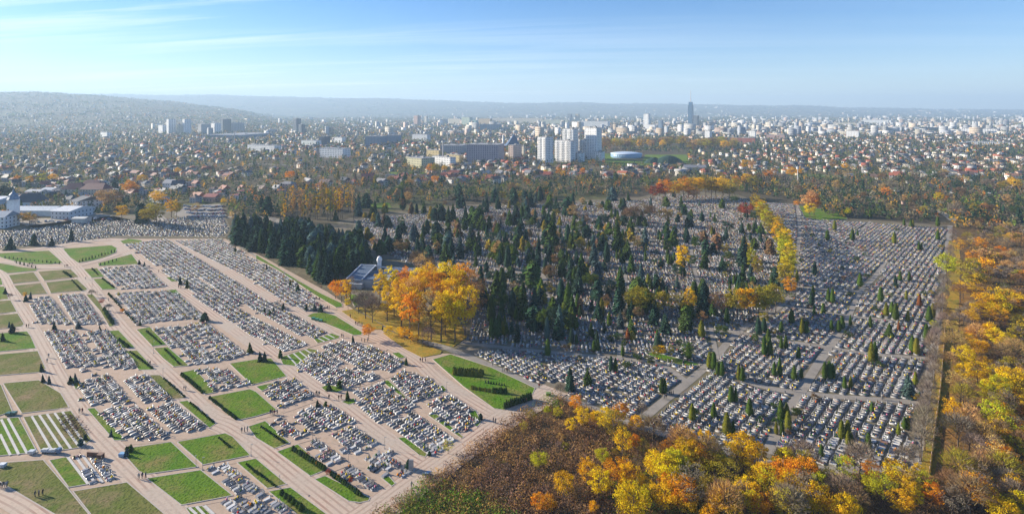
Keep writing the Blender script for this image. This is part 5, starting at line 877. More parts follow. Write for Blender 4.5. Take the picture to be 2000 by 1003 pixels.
gab('house', 338, 360, 371, 6, 5, 10, 12, WHITE, (.08, .09, .11), 'white house with black gable roof on the left slope')
gab('house', 402, 428, 394, 5, 3, 10, -10, (.5, .33, .27), (.4, .14, .11), 'low red-roofed house above the car park')
gab('house', 550, 575, 374, 9, 2.5, 11, -14, (.6, .42, .36), (.3, .28, .27), 'three-storey pink house beside the autumn trees', hip=3)
gab('house', 706, 732, 358, 9, 3.5, 11, 15, (.55, .25, .15), (.25, .09, .07), 'brick-red house with a steep roof left of centre')
gab('terraced_house', 1336, 1378, 336, 7, 3.5, 12, -14, CREAM, (.25, .25, .27), 'long cream terrace with dark mansard roof')
gab('house', 1968, 1990, 352, 6, 3, 10, -10, WHITE, (.4, .2, .12), 'white house near the right photo edge')
# funeral chapel complex
X, Y = g(728, 566); t = empty('funeral_chapel', (X, Y+12, 0), -.15); mb = MB(); mb.box(0, 0, 0, 30, 20, 5.2); mb.box(12, 14, 0, 26, 12, 4.5); mb.box(-12, -11, 0, 14, 5, 3.4); child('wall', mb.mesh('wall', M['wall']), t, (.36, .38, .40))
mb = MB(); mb.quad([(-16, -11, 5.3), (-6, -11, 5.3), (-6, 11, 8.4), (-16, 11, 8.4)]); mb.quad([(16, 11, 5.3), (6, 11, 5.3), (3, -11, 8.4), (13, -11, 8.4)]); mb.box(0, 0, 5.2, 11, 19, .4); mb.box(12, 14, 4.5, 27, 13, .5); child('roof', mb.mesh('roof', M['roof']), t, (.12, .16, .22))
mb = MB()
for x0, y0, x1, y1, z0, z1 in [(-16, -11, -16, 11, 5.6, 8.7), (-6, -11, -6, 11, 5.6, 8.7), (16, 11, 13, -11, 5.6, 8.7), (6, 11, 3, -11, 5.6, 8.7), (-16, 11, -6, 11, 8.7, 8.7), (3, -11, 13, -11, 8.7, 8.7), (-6, 11, 16, 11, 8.2, 6)]: mb.tube((x0, y0, z0), (x1, y1, z1), .4, .4, 5)
child('roof_beams', mb.mesh('roof_beams', M['wall']), t, (.66, .68, .7)); mb = MB(); mb.box(-4, 12, 0, 2, 2, 11); mb.lathe(-4, 12, [(1.5, 11), (1.9, 12.5), (1.3, 14.2), (.4, 15)], 10); child('bell_tower', mb.mesh('bell_tower', M['wall']), t, WHITE)
t.scale = (.88, .88, .8); tag(t, 'grey funeral chapel with sloping blue-grey roofs and small white tower', 'chapel')
# houses of the town
BND_X = [-100, 0, 120, 230, 330, 440, 560, 700, 900, 1000, 1200, 1300, 1450, 1560, 1700, 1860, 2100]; BND_Y = [380, 385, 400, 400, 398, 395, 378, 365, 362, 358, 348, 345, 350, 360, 400, 420, 430]
hou = []; cell = set(); tries = 0; FT = np.array(FOOT)
def hdens(px, R):
    return 1.0
while len(hou) < 7600 and tries < 80000:
    tries += 1; u = random.random(); R = (random.uniform(22**-.9, 200**-.9))**(-1/.9); px = random.uniform(-140, 2140); py = YH+R
    if py > np.interp(px, BND_X, BND_Y): continue
    if 1560 < px and 352 < py and random.random() < .5: continue
    if 1050 < px < 1350 and 283 < py < 326: continue
    if 1170 < px < 1430 and 268 < py < 300 and random.random() < .8: continue
    X, Y = g(px, py); 
    pn = math.sin(X/130+1)+math.sin(Y/170+X/300)+math.sin(X/57-Y/83)*.7
    if pn < -1.1 and random.random() < .85: continue
    key = (int(X//15), int(Y//15))
    if key in cell: continue
    if px < 760 and R < 46 and random.random() < .55: continue
    if ((FT[:, 0]-X)**2+(FT[:, 1]-Y)**2 < FT[:, 2]**2).any(): continue
    cell.add(key); hou.append((X, Y, px, py))
hou.sort(key=lambda q: q[1]); print('houses', len(hou), tries)
HV = []
for (w, d, wh, rh, hip) in [(10, 9, 5.5, 4, 0), (12, 9, 3.5, 4.5, 0), (11, 10, 6, 2.8, 4), (16, 9, 6, 3.5, 0), (9, 9, 6.5, 2.2, 3.5), (13, 10, 5.5, .6, 5)]:
    wl = MB().box(0, 0, -.3, w, d, wh+.3).gable(0, 0, wh+.002, w, d, rh-.12, 0, over=-.05, hip=hip); rf = MB().gable(0, 0, wh, w, d, rh, 0, over=.55, hip=hip+(.6 if hip else 0)); cb = MB().box(w*.2, d*.12, wh+rh*.45, .7, .7, rh*.55+.8); wn = MB()
    for sd in (-1, 1):
        for i in range(2 if wh > 5 else 1):
            for j in range(3): x0 = (j-1)*w/3.4; z = .9+i*2.7; y = sd*(d/2+.04); q = [(x0-.6, y, z), (x0+.6, y, z), (x0+.6, y, z+1.35), (x0-.6, y, z+1.35)]; wn.quad(q if sd < 0 else q[::-1])
            for j in range(2): y0 = (j-.5)*d/2.4; z = .9+i*2.7; x = sd*(w/2+.04); q = [(x, y0-.6, z), (x, y0+.6, z), (x, y0+.6, z+1.35), (x, y0-.6, z+1.35)]; wn.quad(q if sd > 0 else q[::-1])
    HV.append((wl, rf, cb, wn))
HM = [(a.mesh('wall', M['wall']), b.mesh('roof', M['roof']), c.mesh('chimney', M['wall']), d.mesh('windows', M['glass'])) for a, b, c, d in HV]
WC = [(.80, .78, .74), (.74, .68, .55), (.62, .57, .50), (.62, .45, .30), (.45, .44, .44), (.70, .69, .68), (.58, .40, .32)]; WN = ['white', 'cream', 'beige', 'peach', 'grey', 'white', 'pinkish']
RCc = [(.30, .09, .06), (.24, .08, .06), (.07, .075, .085), (.16, .10, .08), (.22, .22, .23), (.36, .12, .07), (.10, .11, .13), (.42, .40, .38)]; RN = ['red', 'dark red', 'black', 'brown', 'grey', 'brick-red', 'dark grey', 'pale flat']
def hzone(px):
    return 'in the left suburb' if px < 400 else 'above the poplar row' if px < 720 else 'left of the white towers' if px < 1040 else 'right of the white towers' if px < 1420 else 'in the right suburb'
for X, Y, px, py in hou[:290]:
    k = random.randrange(6); allot = px > 1560 and py > 350; s = random.uniform(.75, 1.05)*(.5 if allot else 1.0); wi, ri = random.randrange(7), random.randrange(8)
    t = empty('house', (X, Y, 0), random.choice([-.5, .9, -.3, 1.2, -.7])+random.gauss(0, .15), (s,)*3); a, b, c, d = HM[k]
    child('wall', a, t, WC[wi]); rf_ = child('roof', b, t, RCc[ri]); child('chimney', c, rf_, (.3, .2, .16)); child('windows', d, t, kind='stuff')
    reg(t, ('small ' if allot else '')+WN[wi]+' house with '+RN[ri]+' roof', hzone(px), 'house', px, py, 'houses of the town nearest the cemetery')
q = np.array([(a[0], a[1]) for a in hou[290:]]); n = len(q); k = rng.integers(0, 6, n); parts = []; wi = rng.integers(0, 7, n); ri = rng.choice(8, n, p=[.11, .12, .2, .15, .14, .05, .17, .06]); rr = rng.choice([-.5, .9, -.3, 1.2, -.7], n)+rng.normal(0, .3, n); ss = rng.uniform(.62, 1.05, n); WCa, RCa = np.array(WC), np.array(RCc)
for j in range(6):
    m = k == j; loc = np.stack([q[m, 0], q[m, 1], hz(q[m, 0], q[m, 1])], 1); s3 = np.stack([ss[m]]*3, 1)
    for mb, cl in ((HV[j][0], WCa[wi[m]]), (HV[j][1], RCa[ri[m]])) + (((HV[j][3], np.tile([.04, .05, .07], (m.sum(), 1))),)):
        if mb is HV[j][3]:
            near = q[m, 1] < 1100
            if near.sum() == 0: continue
            bv, bf = mb.tri(); parts.append(tile(bv, bf, np.tile([1, 1, 1, 1.], (len(bv), 1)), loc[near], rr[m][near], s3[near], cl[near])); continue
        bv, bf = mb.tri(); parts.append(tile(bv, bf, np.tile([1, 1, 1, 1.], (len(bv), 1)), loc, rr[m], s3, cl))
V_, F_, C_ = cat(parts); tag(link(bpy.data.objects.new('distant_houses', mesh_np('distant_houses', V_, F_, M['attr'], {'Col': (C_, 'COLOR')}))), 'thousands of small houses with red and dark roofs across the town', 'houses', kind='stuff')
# city blocks beyond
cb = []; tries = 0
while len(cb) < 2400 and tries < 60000:
    tries += 1; px = random.uniform(-60, 2100); R = random.uniform(7.5, 52); dens = np.interp(px, [0, 350, 700, 900, 1200, 1500, 2100], [.02, .05, .2, .45, .6, 1, 1])*(np.interp(R, [7, 12, 20, 35, 52], [.35, .8, 1, .7, .25]))
    if random.random() > dens: continue
    X, Y = g(px, YH+R)
    if ((FT[:, 0]-X)**2+(FT[:, 1]-Y)**2 < FT[:, 2]**2).any(): continue
    cb.append((X, Y))
q = np.array(cb); n = len(q); sc = np.stack([10+rng.gamma(1.4, 11, n), rng.uniform(8, 15, n), rng.choice([5, 6, 8, 11, 14, 16, 30], n)*rng.uniform(.8, 1.2, n)], 1); pal = np.array([(.72, .70, .66), (.68, .62, .52), (.55, .55, .55), (.7, .68, .66), (.55, .42, .36), (.4, .42, .46), (.62, .5, .38)])
b = MB().box(0, 0, 0, 1, 1, 1); bv, bf = b.tri(); bc = np.tile([1, 1, 1, 1.], (len(bv), 1)); wb = MB()
for i in range(4): wb.box(0, 0, .14+i*.22, .97, 1.02, .07)
wv, wf = wb.tri(); loc = np.stack([q[:, 0], q[:, 1], hz(q[:, 0], q[:, 1])-1], 1); ro = np.radians(-rng.choice([38, 45, 52, 60, -40], n)+rng.normal(0, 4, n)); cl = pal[rng.integers(0, 7, n)]*rng.uniform(.5, 1.1, (n, 1))
V_, F_, C_ = cat([tile(bv, bf, bc, loc, ro, sc, cl), tile(wv, wf, np.tile([1, 1, 1, 1.], (len(wv), 1)), loc, ro, sc, cl*.45)])
tag(link(bpy.data.objects.new('distant_city', mesh_np('distant_city', V_, F_, M['attr'], {'Col': (C_, 'COLOR')}))), 'pale apartment blocks and halls of the distant city below the hills', 'buildings', kind='stuff')

# ------------------------------------------------------------------ trees of the town (stuff)
def blob(n, seed, rx=.5, z0=.15, top=1.0, size=.2, cone=False):
    rs = np.random.default_rng(seed); d = dirs(n, rs)
    if cone: t = rs.uniform(0, 1, n); a = rs.uniform(0, 6.3, n); r = rx*(1-t)*rs.uniform(.7, 1, n); c = np.stack([r*np.cos(a), r*np.sin(a), z0+(top-z0)*t], 1); d = np.stack([np.cos(a), np.sin(a), .6+0*a], 1)
    else: c = d*rs.uniform(.55, 1, n)[:, None]*np.array([rx, rx, (top-z0)/2])+np.array([0, 0, (top+z0)/2])
    V, F_, v = leaf_quads(c, d, size, rs.uniform(.65, 1.35, n), rs); return V, np.vstack([F_[:, [0, 1, 2]], F_[:, [0, 2, 3]]]), v
PALT = np.array([(.20, .15, .10), (.19, .17, .11), (.25, .18, .07), (.15, .16, .05), (.045, .08, .05), (.05, .085, .04), (.5, .27, .03), (.46, .17, .03), (.13, .17, .03), (.32, .22, .10), (.42, .28, .06), (.06, .10, .04)])
PPT = [.12, .14, .05, .11, .21, .18, .045, .03, .10, .04, .03, .05]
def town_trees(n, Rlo, Rhi, ex, nl, size, pxr=(-140, 2140), reg_ok=None, hh=(5, 13)):
    u = rng.random(n); R = (Rlo**-ex+(Rhi**-ex-Rlo**-ex)*u)**(-1/ex); px = rng.uniform(*pxr, n); py = YH+R; X = (px-1000)*HC/R; Y = F*HC/R; k = np.ones(n, bool)
    if reg_ok is not None: k &= reg_ok(px, py)
    for fx, fy, fr in FOOT: k &= (X-fx)**2+(Y-fy)**2 > (fr*.75)**2
    k &= ~((px > 1180) & (px < 1345) & (py > 299) & (py < 324))
    for hx, hy in (): pass
    X, Y = X[k], Y[k]; m = len(X); ci = rng.choice(12, m, p=np.array(PPT)/sum(PPT)); cl = PALT[ci]*rng.uniform(.75, 1.25, (m, 1)); con = np.isin(ci, [4, 5, 11]); parts = []; vv = rng.integers(0, 3, m)
    for j in range(3):
        for cn in (0, 1):
            s = (vv == j) & (con == bool(cn)); q = s.sum()
            if not q: continue
            V, F3, v = blob(nl, 700+j+10*cn, rx=.25 if cn else .46, size=size, cone=bool(cn)); h = rng.uniform(*hh, q)*(1.1 if cn else 1)
            parts.append(tile(V, F3, np.stack([v, v, v, np.ones_like(v)], 1), np.stack([X[s], Y[s], hz(X[s], Y[s])], 1), rng.uniform(0, 6.3, q), np.stack([h, h, h], 1), cl[s]))
    return parts
lowb = lambda px, py: py < np.interp(px, [-100, 0, 200, 330, 440, 455, 560, 640, 700, 900, 1060, 1250, 1310, 1440, 1560, 1620, 1700, 1860, 1870, 2100], [430, 425, 418, 398, 395, 440, 428, 420, 402, 396, 390, 380, 366, 374, 394, 424, 428, 438, 450, 455])
parts = town_trees(9000, 95, 240, 1.2, 24, .115, reg_ok=lowb, hh=(4.5, 10.5)) + town_trees(4300, 125, 245, .6, 22, .13, reg_ok=lambda px, py: lowb(px, py) & (py > np.interp(px, [-100, 440, 560, 1000, 1300, 1560, 2100], [390, 385, 362, 345, 335, 350, 350])), hh=(4, 9)) + town_trees(11500, 40, 95, 1.0, 10, .20, hh=(5.5, 12)) + town_trees(11000, 15, 40, 1.0, 6, .28, hh=(7, 16))
V_, F_, C_ = cat(parts); print('town tree faces', len(F_))
tag(link(bpy.data.objects.new('town_trees', mesh_np('town_trees', V_, F_, M['leaf_attr'], {'Col': (C_, 'COLOR')}))), 'brown, green and golden trees filling gardens between the houses to the horizon', 'trees', kind='stuff')
# trees on the hills
n = 9000; px = rng.uniform(-150, 2150, n); Y = rng.uniform(2800, 13500, n); X = (px-1000)/F*Y; k = (np.sin(X/400+Y/700)+np.sin(X/170-Y/330)+rng.normal(0, .5, n)) > -.3; X, Y = X[k], Y[k]; m = len(X); s = rng.uniform(10, 30, m)*(Y/5000)**.4
V, F3, v = blob(8, 55, rx=1.0, z0=-.1, top=.7, size=.45); cl = PALT[rng.choice([0, 1, 3, 5, 8, 9], m)]*rng.uniform(.7, 1.2, (m, 1))
V_, F_, C_ = tile(V, F3, np.stack([v, v, v, np.ones_like(v)], 1), np.stack([X, Y, hz(X, Y)], 1), rng.uniform(0, 6, m), np.stack([s, s, s*.6], 1), cl)
tag(link(bpy.data.objects.new('hill_woods', mesh_np('hill_woods', V_, F_, M['leaf_attr'], {'Col': (C_, 'COLOR')}))), 'woods and hedgerows scattered over the hazy hills at the horizon', 'woods', kind='stuff')
# individual autumn trees in the town
for x, y, h, c, kd in [(45, 440, 26, 'YO', 'round'), (58, 440, 28, 'YO', 'round'), (70, 442, 24, 'TAN', 'thin'), (212, 410, 42, 'TAN', 'round'), (225, 412, 40, 'BR', 'thin'), (238, 434, 34, 'YO', 'round'), (230, 400, 30, 'BR', 'bare'), (302, 395, 24, 'YO', 'round'), (312, 400, 26, 'YO', 'round'), (335, 425, 36, 'YO', 'round'), (345, 424, 30, 'OL', 'round'), (290, 440, 44, 'OL', 'round'), (305, 442, 46, 'OL', 'round'), (278, 435, 38, 'SP', 'pine'), (385, 420, 26, 'TAN', 'thin'), (248, 384, 34, 'O', 'round'), (262, 382, 28, 'O', 'round'), (275, 360, 20, 'YO', 'round'), (60, 365, 22, 'YO', 'round'), (82, 362, 24, 'YG', 'round'), (105, 360, 22, 'YO', 'round'), (32, 362, 20, 'O', 'round'),
                       (348, 342, 16, 'YO', 'round'), (566, 354, 22, 'O', 'round'), (592, 355, 16, 'YO', 'round'), (1065, 345, 14, 'YO', 'round'), (1092, 345, 18, 'O', 'round'), (1100, 348, 16, 'YO', 'round'), (840, 340, 22, 'O', 'round'), (853, 342, 24, 'OL', 'round'), (868, 340, 18, 'YO', 'round'), (850, 362, 20, 'O', 'round'), (800, 370, 26, 'TAN', 'round'), (438, 400, 14, 'YO', 'round'), (1730, 390, 26, 'O', 'round'), (1810, 400, 28, 'TAN', 'poplar'), (1838, 402, 28, 'YO', 'tall'), (1830, 400, 26, 'YG', 'tall'), (1922, 415, 20, 'O', 'round'), (1975, 366, 22, 'YO', 'round'), (1985, 372, 24, 'YO', 'round'), (1455, 335, 24, 'YO', 'round'), (1470, 330, 20, 'TAN', 'round'), (1545, 350, 26, 'YO', 'round'), (1560, 345, 20, 'YO', 'round'), (1500, 352, 22, 'O', 'round'), (1510, 350, 22, 'TAN', 'round'), (1650, 335, 18, 'YO', 'round'), (1625, 332, 20, 'TAN', 'round'), (1685, 376, 26, 'SP', 'spruce'), (1908, 420, 26, 'SG', 'spruce'), (1990, 440, 34, 'SP', 'spruce'), (1960, 425, 26, 'SP', 'spruce'),
                       (520, 420, 36, 'SP', 'pine'), (510, 412, 30, 'SP', 'spruce'), (700, 410, 30, 'SP', 'spruce'), (715, 405, 28, 'SP', 'pine'), (895, 390, 30, 'SP', 'pine'), (785, 395, 26, 'SP', 'spruce'), (225, 375, 28, 'SP', 'spruce'), (130, 392, 22, 'SP', 'spruce'), (20, 400, 34, 'SP', 'pine'), (8, 392, 30, 'SP', 'pine'), (792, 360, 24, 'SP', 'spruce'), (790, 372, 22, 'G', 'round'), (1005, 400, 34, 'SP', 'pine'), (965, 395, 28, 'SP', 'pine'), (950, 415, 34, 'SP', 'spruce'), (1035, 405, 30, 'SP', 'pine'), (1025, 398, 26, 'SP', 'pine'), (1220, 352, 16, 'YO', 'round'), (1235, 350, 14, 'O', 'round'), (1140, 345, 18, 'O', 'round')]:
    tpx(kd, x, y, h, c, 'among the houses on the left' if x < 560 else 'among the houses at the centre' if x < 1400 else 'among the gardens on the right', 'single trees in the town', 1.1)
for k in range(60):      # the park trees behind the arena
    px = random.uniform(1172, 1440); py = 292-(px-1172)*.03+random.uniform(-3, 3)+(6 if px > 1340 else 0); tpx('round', px, py, random.uniform(17, 23), random.choice(['TAN', 'OL', 'OL', 'YG', 'BR', 'TAN', 'YO']), 'in the park behind the arena', 'park trees behind the arena', 1.15)
cnt = 0
while cnt < 130:         # gardens between town and cemetery
    px = random.uniform(560, 2000); py = random.uniform(345, 425)
    if not lowb(px, py) or py < 350: continue
    cnt += 1; tpx(random.choice(['bare', 'thin', 'round', 'spruce', 'pine']) if px < 1250 else random.choice(['bare', 'thin', 'round', 'round']), px, py, random.uniform(14, 26), random.choice(['BARE', 'BR', 'OL', 'SP', 'SG', 'TAN', 'BR']) , 'in the gardens beyond the cemetery', 'garden trees beyond the cemetery', 1.1)

# ------------------------------------------------------------------ people, vehicles, lamps
def person_mesh():
    me = bpy.data.meshes.new('figure'); v = [(0, 0, .95), (0, 0, 1.18), (0, 0, 1.42), (0, 0, 1.53), (0, .01, 1.60), (0, .01, 1.70), (.11, 0, .90), (.12, .05, .50), (.12, .0, .08), (.12, .13, .04), (-.11, 0, .90), (-.12, -.06, .50), (-.12, -.14, .09), (-.12, -.02, .04), (.20, 0, 1.40), (.27, -.03, 1.12), (.27, .06, .86), (.27, .09, .78), (-.20, 0, 1.40), (-.27, .02, 1.12), (-.27, .1, .86), (-.27, .13, .78)]
    e = [(0, 1), (1, 2), (2, 3), (3, 4), (4, 5), (0, 6), (6, 7), (7, 8), (8, 9), (0, 10), (10, 11), (11, 12), (12, 13), (2, 14), (14, 15), (15, 16), (16, 17), (2, 18), (18, 19), (19, 20), (20, 21)]
    me.from_pydata(v, e, []); o = bpy.data.objects.new('figure', me); COL.objects.link(o); md = o.modifiers.new('s', 'SKIN'); sv = me.skin_vertices[0].data
    rad = [.15, .16, .15, .06, .085, .09, .10, .075, .05, .05, .10, .075, .05, .05, .07, .055, .04, .045, .07, .055, .04, .045]
    for i, r in enumerate(rad): sv[i].radius = (r*1.15, r*.9); sv[i].use_root = (i == 0)
    sb = o.modifiers.new('d', 'SUBSURF'); sb.levels = 1; sb.render_levels = 1
    dg = bpy.context.evaluated_depsgraph_get(); m2 = bpy.data.meshes.new_from_object(o.evaluated_get(dg)); bpy.data.objects.remove(o)
    m2.name = 'person'; m2.materials.clear()
    for mt in M['person']: m2.materials.append(mt)
    for p in m2.polygons: z = p.center.z; p.material_index = 0 if z < .86 and abs(p.center.x) < .2 else (3 if z > 1.66 or (z > 1.56 and p.center.y < 0) else (2 if z > 1.5 or (z < .82) else 1)); p.use_smooth = True
    return m2
PM = person_mesh(); JK = [((.02, .02, .025), 'black'), ((.05, .06, .10), 'navy'), ((.25, .05, .05), 'red'), ((.30, .28, .25), 'grey'), ((.12, .08, .05), 'brown'), ((.45, .42, .38), 'light')]
PE = {'A': [(600, 380), (1110, 330), (1190, 375), (1197, 377), (1250, 440), (1265, 443), (760, 530), (330, 962), (340, 927), (1035, 965), (1050, 978), (640, 1000)], 'B': [(1273, 150), (1286, 151)], 'C': [(112, 315), (127, 322), (147, 316), (428, 193), (438, 190), (505, 212), (1643, 375), (1658, 379), (1076, 822), (720, 132), (418, 188), (100, 318)],
      'D': [(697, 696), (708, 702), (735, 702), (745, 704), (600, 785), (612, 787), (740, 815), (760, 820), (780, 815), (1150, 956), (1165, 957), (1185, 955), (420, 520), (444, 527), (350, 462), (455, 442), (660, 647), (1165, 820), (1240, 845), (720, 698)], 'F': [(188, 135), (1170, 40)], 'E': [(1090, 965), (1120, 968), (1200, 975), (1300, 1003), (1310, 1000), (770, 770)]}
for cr, L_ in PE.items():
    for x, y in L_:
        px, py = P(cr, [(x, y)])[0]; X, Y = g(px, py); j, jn = random.choice(JK); o = bpy.data.objects.new('person', PM); link(o); o.location = (X, Y, .16); o.rotation_euler = (0, 0, random.uniform(0, 6.28)); s = random.uniform(.95, 1.06); o.scale = (s, s, s); o.color = (*j, 1)
        reg(o, 'person in a '+jn+' jacket walking', 'on the new cemetery roads' if px < 1000 else 'near the old cemetery lanes', 'person', px, py, 'people walking in the cemetery')
for k in range(46):
    wl, hw = random.choice(roadsW+lanesW[:6]); X, Y = random.choice(wl[2:-2])
    if Y > 420 or abs(X/Y) > .95: continue
    nx_ = random.uniform(-1, 1)*hw*.7
    for q_ in range(random.choice([1, 2, 2, 3])):
        px, py = topx(X+nx_+q_*.7, Y+q_*.3); j, jn = random.choice(JK); o = bpy.data.objects.new('person', PM); link(o); o.location = (X+nx_+q_*.7, Y+q_*.3, .17); o.rotation_euler = (0, 0, random.uniform(0, 6.28)); o.color = (*j, 1)
        reg(o, 'person in a '+jn+' jacket walking', 'on the new cemetery roads' if px < 1000 else 'near the old cemetery lanes', 'person', px, py, 'people walking in the cemetery')
def car_parts():
    b = MB(); pr = [(-2.1, .35), (-2.1, .75), (-1.9, .9), (-1.3, .95), (1.1, .93), (2.0, .75), (2.15, .55), (2.15, .3)]; i = len(b.v)
    for y in (-.86, .86):
        for x, z in pr: b.v.append((x, y, z))
    n = len(pr); b.f.append(tuple(range(n))); b.f.append(tuple(range(2*n-1, n-1, -1)))
    for k in range(n): b.f.append((k, (k+1) % n, n+(k+1) % n, n+k))
    b.m += [0]*(n+2); b.box(-.45, 0, 1.38, 1.5, 1.2, .06)
    gl = MB(); i = 0; q = [(-1.75, .93), (-1.15, 1.38), (.25, 1.38), (.95, .93)]
    for y, yy in ((-.78, -.6), (.78, .6)):
        for k, (x, z) in enumerate(q): gl.v.append((x, y if k in (0, 3) else yy, z))
    gl.f += [(0, 1, 2, 3), (7, 6, 5, 4), (0, 4, 5, 1), (1, 5, 6, 2), (2, 6, 7, 3)]; gl.m += [0]*5
    w = MB(); w.tube((0, -.1, 0), (0, .1, 0), .32, .32, 10); w.f.append(tuple(range(9, -1, -1))); w.m.append(0); return b.mesh('body', M['metal']), gl.mesh('window_glass', M['glass']), w.mesh('wheel', M['rubber'])
CB, CG, CWH = car_parts(); CC = [((.6, .6, .6), 'silver'), ((.75, .75, .74), 'white'), ((.04, .04, .05), 'black'), ((.08, .12, .25), 'blue'), ((.3, .04, .04), 'red'), ((.25, .26, .27), 'grey')]
def car(px, py, rz, zone, c=None):
    X, Y = g(px, py); cc, cn = c or random.choice(CC); t = empty('car', (X, Y, .09), rz); child('body', CB, t, cc); child('window_glass', CG, t)
    for x in (-1.35, 1.35):
        for y in (-.8, .8): w = child('wheel', CWH, t); w.location = (x, y, .32)
    reg(t, cn+' parked car', zone, 'car', px, py, 'parked cars'); return t
for k in range(60):
    r_, q_ = divmod(k, 15); car(362+q_*5.2+r_*2+random.uniform(-1.2, 1.2), 404+r_*6.5+random.uniform(-1.6, 1.6), 1.2+random.gauss(0, .1), 'in the car park beyond the cemetery')
for k in range(12): car(60+k*14+random.uniform(-3, 3), 436-k*.8+random.uniform(-2, 2), random.uniform(0, 3), 'in the yard by the halls')
# flatbed lorry with load, containers
X, Y = g(100, 884); t = empty('lorry', (X, Y, .09), -.05); mb = MB().box(4.4, 0, .5, 2.0, 2.2, 2.2, top=.92); child('cab', mb.mesh('cab', M['metal']), t, (.12, .2, .3)); mb = MB().box(-1.3, 0, .9, 8.4, 2.3, .3, bottom=True); child('bed', mb.mesh('bed', M['metal']), t, (.4, .42, .44))
mb = MB()
for i in range(4): mb.box(-4.4+i*2.05, 0, 1.22, 1.8, 1.9, .9+.2*(i % 2), top=.9)
child('load', mb.mesh('load', M['wall']), t, (.62, .62, .6))
for x in (-4, -2.8, 3.8):
    for y in (-1.0, 1.0): w = child('wheel', CWH, t); w.location = (x, y, .48); w.scale = (1.45,)*3
t.scale = (.5,)*3; tag(t, 'small flatbed lorry with pale load on the path below the striped lawns', 'lorry')
for x, y, c, lb in [(17.5, 811, (.05, .12, .09), 'left dark green waste container beside the striped lawn'), (26.5, 810, (.05, .12, .09), 'right dark green waste container beside the striped lawn'), (62, 886, (.5, .52, .52), 'pale waste container left of the flatbed lorry'), (5, 912, (.6, .6, .6), 'white waste container at the left photo edge'), (612, 624, (.04, .2, .12), 'left green waste container on the tapered lawn'), (619, 626, (.04, .2, .12), 'middle green waste container on the tapered lawn'), (626, 628, (.04, .2, .12), 'right green waste container on the tapered lawn'), (836.5, 929, (.14, .22, .32), 'blue waste container at the lower paved corner'), (1071, 772, (.16, .22, .06), 'olive green container near the old cemetery entrance'), (239, 891, (.2, .35, .5), 'light blue container beside the two spruces on the lawn corner')]:
    X, Y = g(x, y); t = empty('waste_container', (X, Y, .13)); mb = MB(); mb.box(0, 0, .15, 2.6, 1.9, 1.4, top=1.12); child('bin', mb.mesh('bin', M['metal']), t, c); mb = MB().box(0, 0, 1.56, 3.0, 2.2, .16, top=.9); child('lid', mb.mesh('lid', M['metal']), t, tuple(v*1.3 for v in c)); t.scale = (.55,)*3; tag(t, lb, 'container')
X, Y = g(188, 893); t = empty('brick_wall', (X, Y, .09), -.12); mb = MB(); mb.box(-1.8, 0, 0, 7.5, .5, 2.6); mb.box(3.4, -.8, 0, 2.6, 2.4, 2.7); child('brickwork', mb.mesh('brickwork', M['wall']), t, (.17, .09, .06)); mb = MB(); mb.box(-1.8, 0, 2.6, 7.7, .7, .12); mb.box(3.4, -.8, 2.7, 2.8, 2.6, .12); child('coping', mb.mesh('coping', M['wall']), t, (.3, .2, .15)); t.scale = (.5,)*3; tag(t, 'dark brown brick screen wall beside the road crossing', 'wall')
X, Y = g(803, 921); t = empty('memorial_stone', (X, Y, .09), -.1); child('stone', MB().box(0, 0, 0, 1.3, .5, 3.2, top=.9).mesh('stone', M['granite']), t, (.35, .33, .31)); child('plinth', MB().box(0, 0, 0, 1.9, 1.0, .4).mesh('plinth', M['granite']), t, (.4, .38, .36)); tag(t, 'upright grey memorial stone beside the round dark bush', 'memorial')
# earth heap with wreaths beside the striped lawn
hb = leafclump(60, .18, 1, .8, 5)
for px, py in [(128, 815), (135, 822), (142, 832), (150, 842), (137, 838), (158, 850), (130, 828)]:
    X, Y = g(px, py); o = bpy.data.objects.new('spoil_heap', mesh_np('spoil_heap', hb[0]*np.array([3, 2.2, 1.3]), hb[1], M['leaf_attr'], {'Col': (np.tile([.13, .085, .06], (len(hb[0]), 1))*hb[2][:, None], 'COLOR')})); link(o); o.location = (X, Y, .13); o.rotation_euler = (0, 0, random.uniform(0, 6)); reg(o, 'brown heap of earth and old wreaths', 'beside the striped lawn', 'heap', px, py, 'heaps beside the striped lawn')
def lamp_mesh():
    p = MB(); p.tube((0, 0, 0), (0, 0, 5.5), .08, .05, 6); h = MB(); h.box(0, -.3, 5.5, .25, .8, .12, bottom=True); b = MB().box(0, 0, 0, .4, .4, .35); return p.mesh('pole', M['metal']), h.mesh('lamp_head', M['metal']), b.mesh('base', M['metal'])
lm = lamp_mesh()
for i, (px, py) in enumerate([P('B', [(1738, 605)])[0], P('B', [(1357, 683)])[0], P('B', [(1402, 700)])[0], P('B', [(1128, 60)])[0], P('C', [(393, 490)])[0], P('C', [(640, 668)])[0], P('C', [(890, 555)])[0], P('C', [(1320, 160)])[0], P('C', [(165, 825)])[0], P('C', [(718, 140)])[0], (560, 790), (300, 690), (180, 560), (1795, 900), (1812, 800), (1826, 700), (1838, 600), (1845, 520)]):
    X, Y = g(px, py); t = empty('street_lamp', (X, Y, .05), random.choice([0, 1.6]), (.7, .7, .6 if py > 700 and px < 1000 else .9)); pl_ = child('pole', lm[0], t, (.2, .2, .2)); child('lamp_head', lm[1], pl_, (.3, .3, .3)); child('base', lm[2], t, (.3, .3, .3)); reg(t, 'thin grey street lamp', 'beside the new cemetery roads' if px < 1000 else 'along the right cemetery lane', 'lamp', px, py, 'lamps along the cemetery roads')
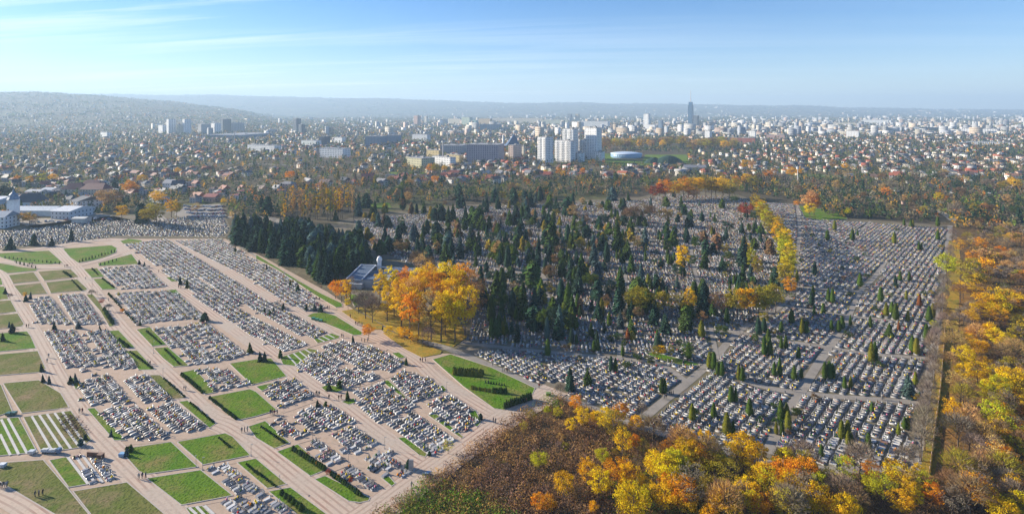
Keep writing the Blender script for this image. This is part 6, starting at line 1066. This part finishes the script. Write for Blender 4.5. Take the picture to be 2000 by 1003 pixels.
X, Y = g(1558, 357); t = empty('mast', (X, Y, 0)); child('pole', MB().tube((0, 0, 0), (0, 0, 21), .6, .35, 8).mesh('pole', M['metal']), t, (.6, .6, .6)); child('antennas', MB().box(0, 0, 18, 2.2, 2.2, 3.0).mesh('antennas', M['metal']), t, (.7, .7, .7)); tag(t, 'white telephone mast above the gardens at the right', 'mast')
for px, yb, hh, lb in [(458, 283, 34, 'thin grey chimney above the long white hall'), (874, 284, 40, 'thin lattice chimney left of the church'), (865, 312, 34, 'pale chimney among the yellow blocks')]:
    X, Y = g(px, yb); t = empty('chimney_stack', (X, Y, 0)); child('shaft', MB().tube((0, 0, 0), (0, 0, hh), 1.6, 1.0, 10).mesh('shaft', M['wall']), t, (.5, .47, .45)); child('rim', MB().tube((0, 0, hh), (0, 0, hh+1), 1.3, 1.3, 10).mesh('rim', M['wall']), t, (.3, .3, .3)); tag(t, lb, 'chimney')

fw = smooth_line(gw([(1846, 640), (1838, 745), (1826, 840), (1815, 928)]), 4.0); t = empty('fence', (fw[-1].x, fw[-1].y, 0)); fpan = MB().box(0, 0, .15, 1, .06, .85, bottom=True).mesh('panel', M['wall']); fpo = MB().box(0, 0, 0, .16, .16, 1.15).mesh('post', M['wall'])
for a, b in zip(fw[:-1], fw[1:]):
    d = b-a; p = child('panel', fpan, t, (.34, .22, .16)); p.location = ((a.x+b.x)/2-fw[-1].x, (a.y+b.y)/2-fw[-1].y, 0); p.rotation_euler = (0, 0, math.atan2(d.y, d.x)); p.scale = (d.length-.2, 1, 1); q_ = child('post', fpo, t, (.4, .3, .24)); q_.location = (a.x-fw[-1].x, a.y-fw[-1].y, 0)
tag(t, 'long reddish-brown fence between the right lane and the wood', 'fence')
# ------------------------------------------------------------------ haze
hb = MB(); hb.box(0, 7200, -3, 40600, 18000, 480, bottom=True); m, t_, nd, lk, o_ = newmat('haze'); pv = nd.new('ShaderNodeVolumePrincipled'); pv.inputs['Color'].default_value = (.58, .79, 1, 1); pv.inputs['Density'].default_value = 1.25e-4; pv.inputs['Anisotropy'].default_value = 0.12
lk.new(pv.outputs[0], o_.inputs['Volume']); ho = link(bpy.data.objects.new('haze', hb.mesh('haze', m))); ho['kind'] = 'stuff'; ho['label'] = 'thin blue haze hanging over the town and hills'; ho['category'] = 'haze'
finish_labels()
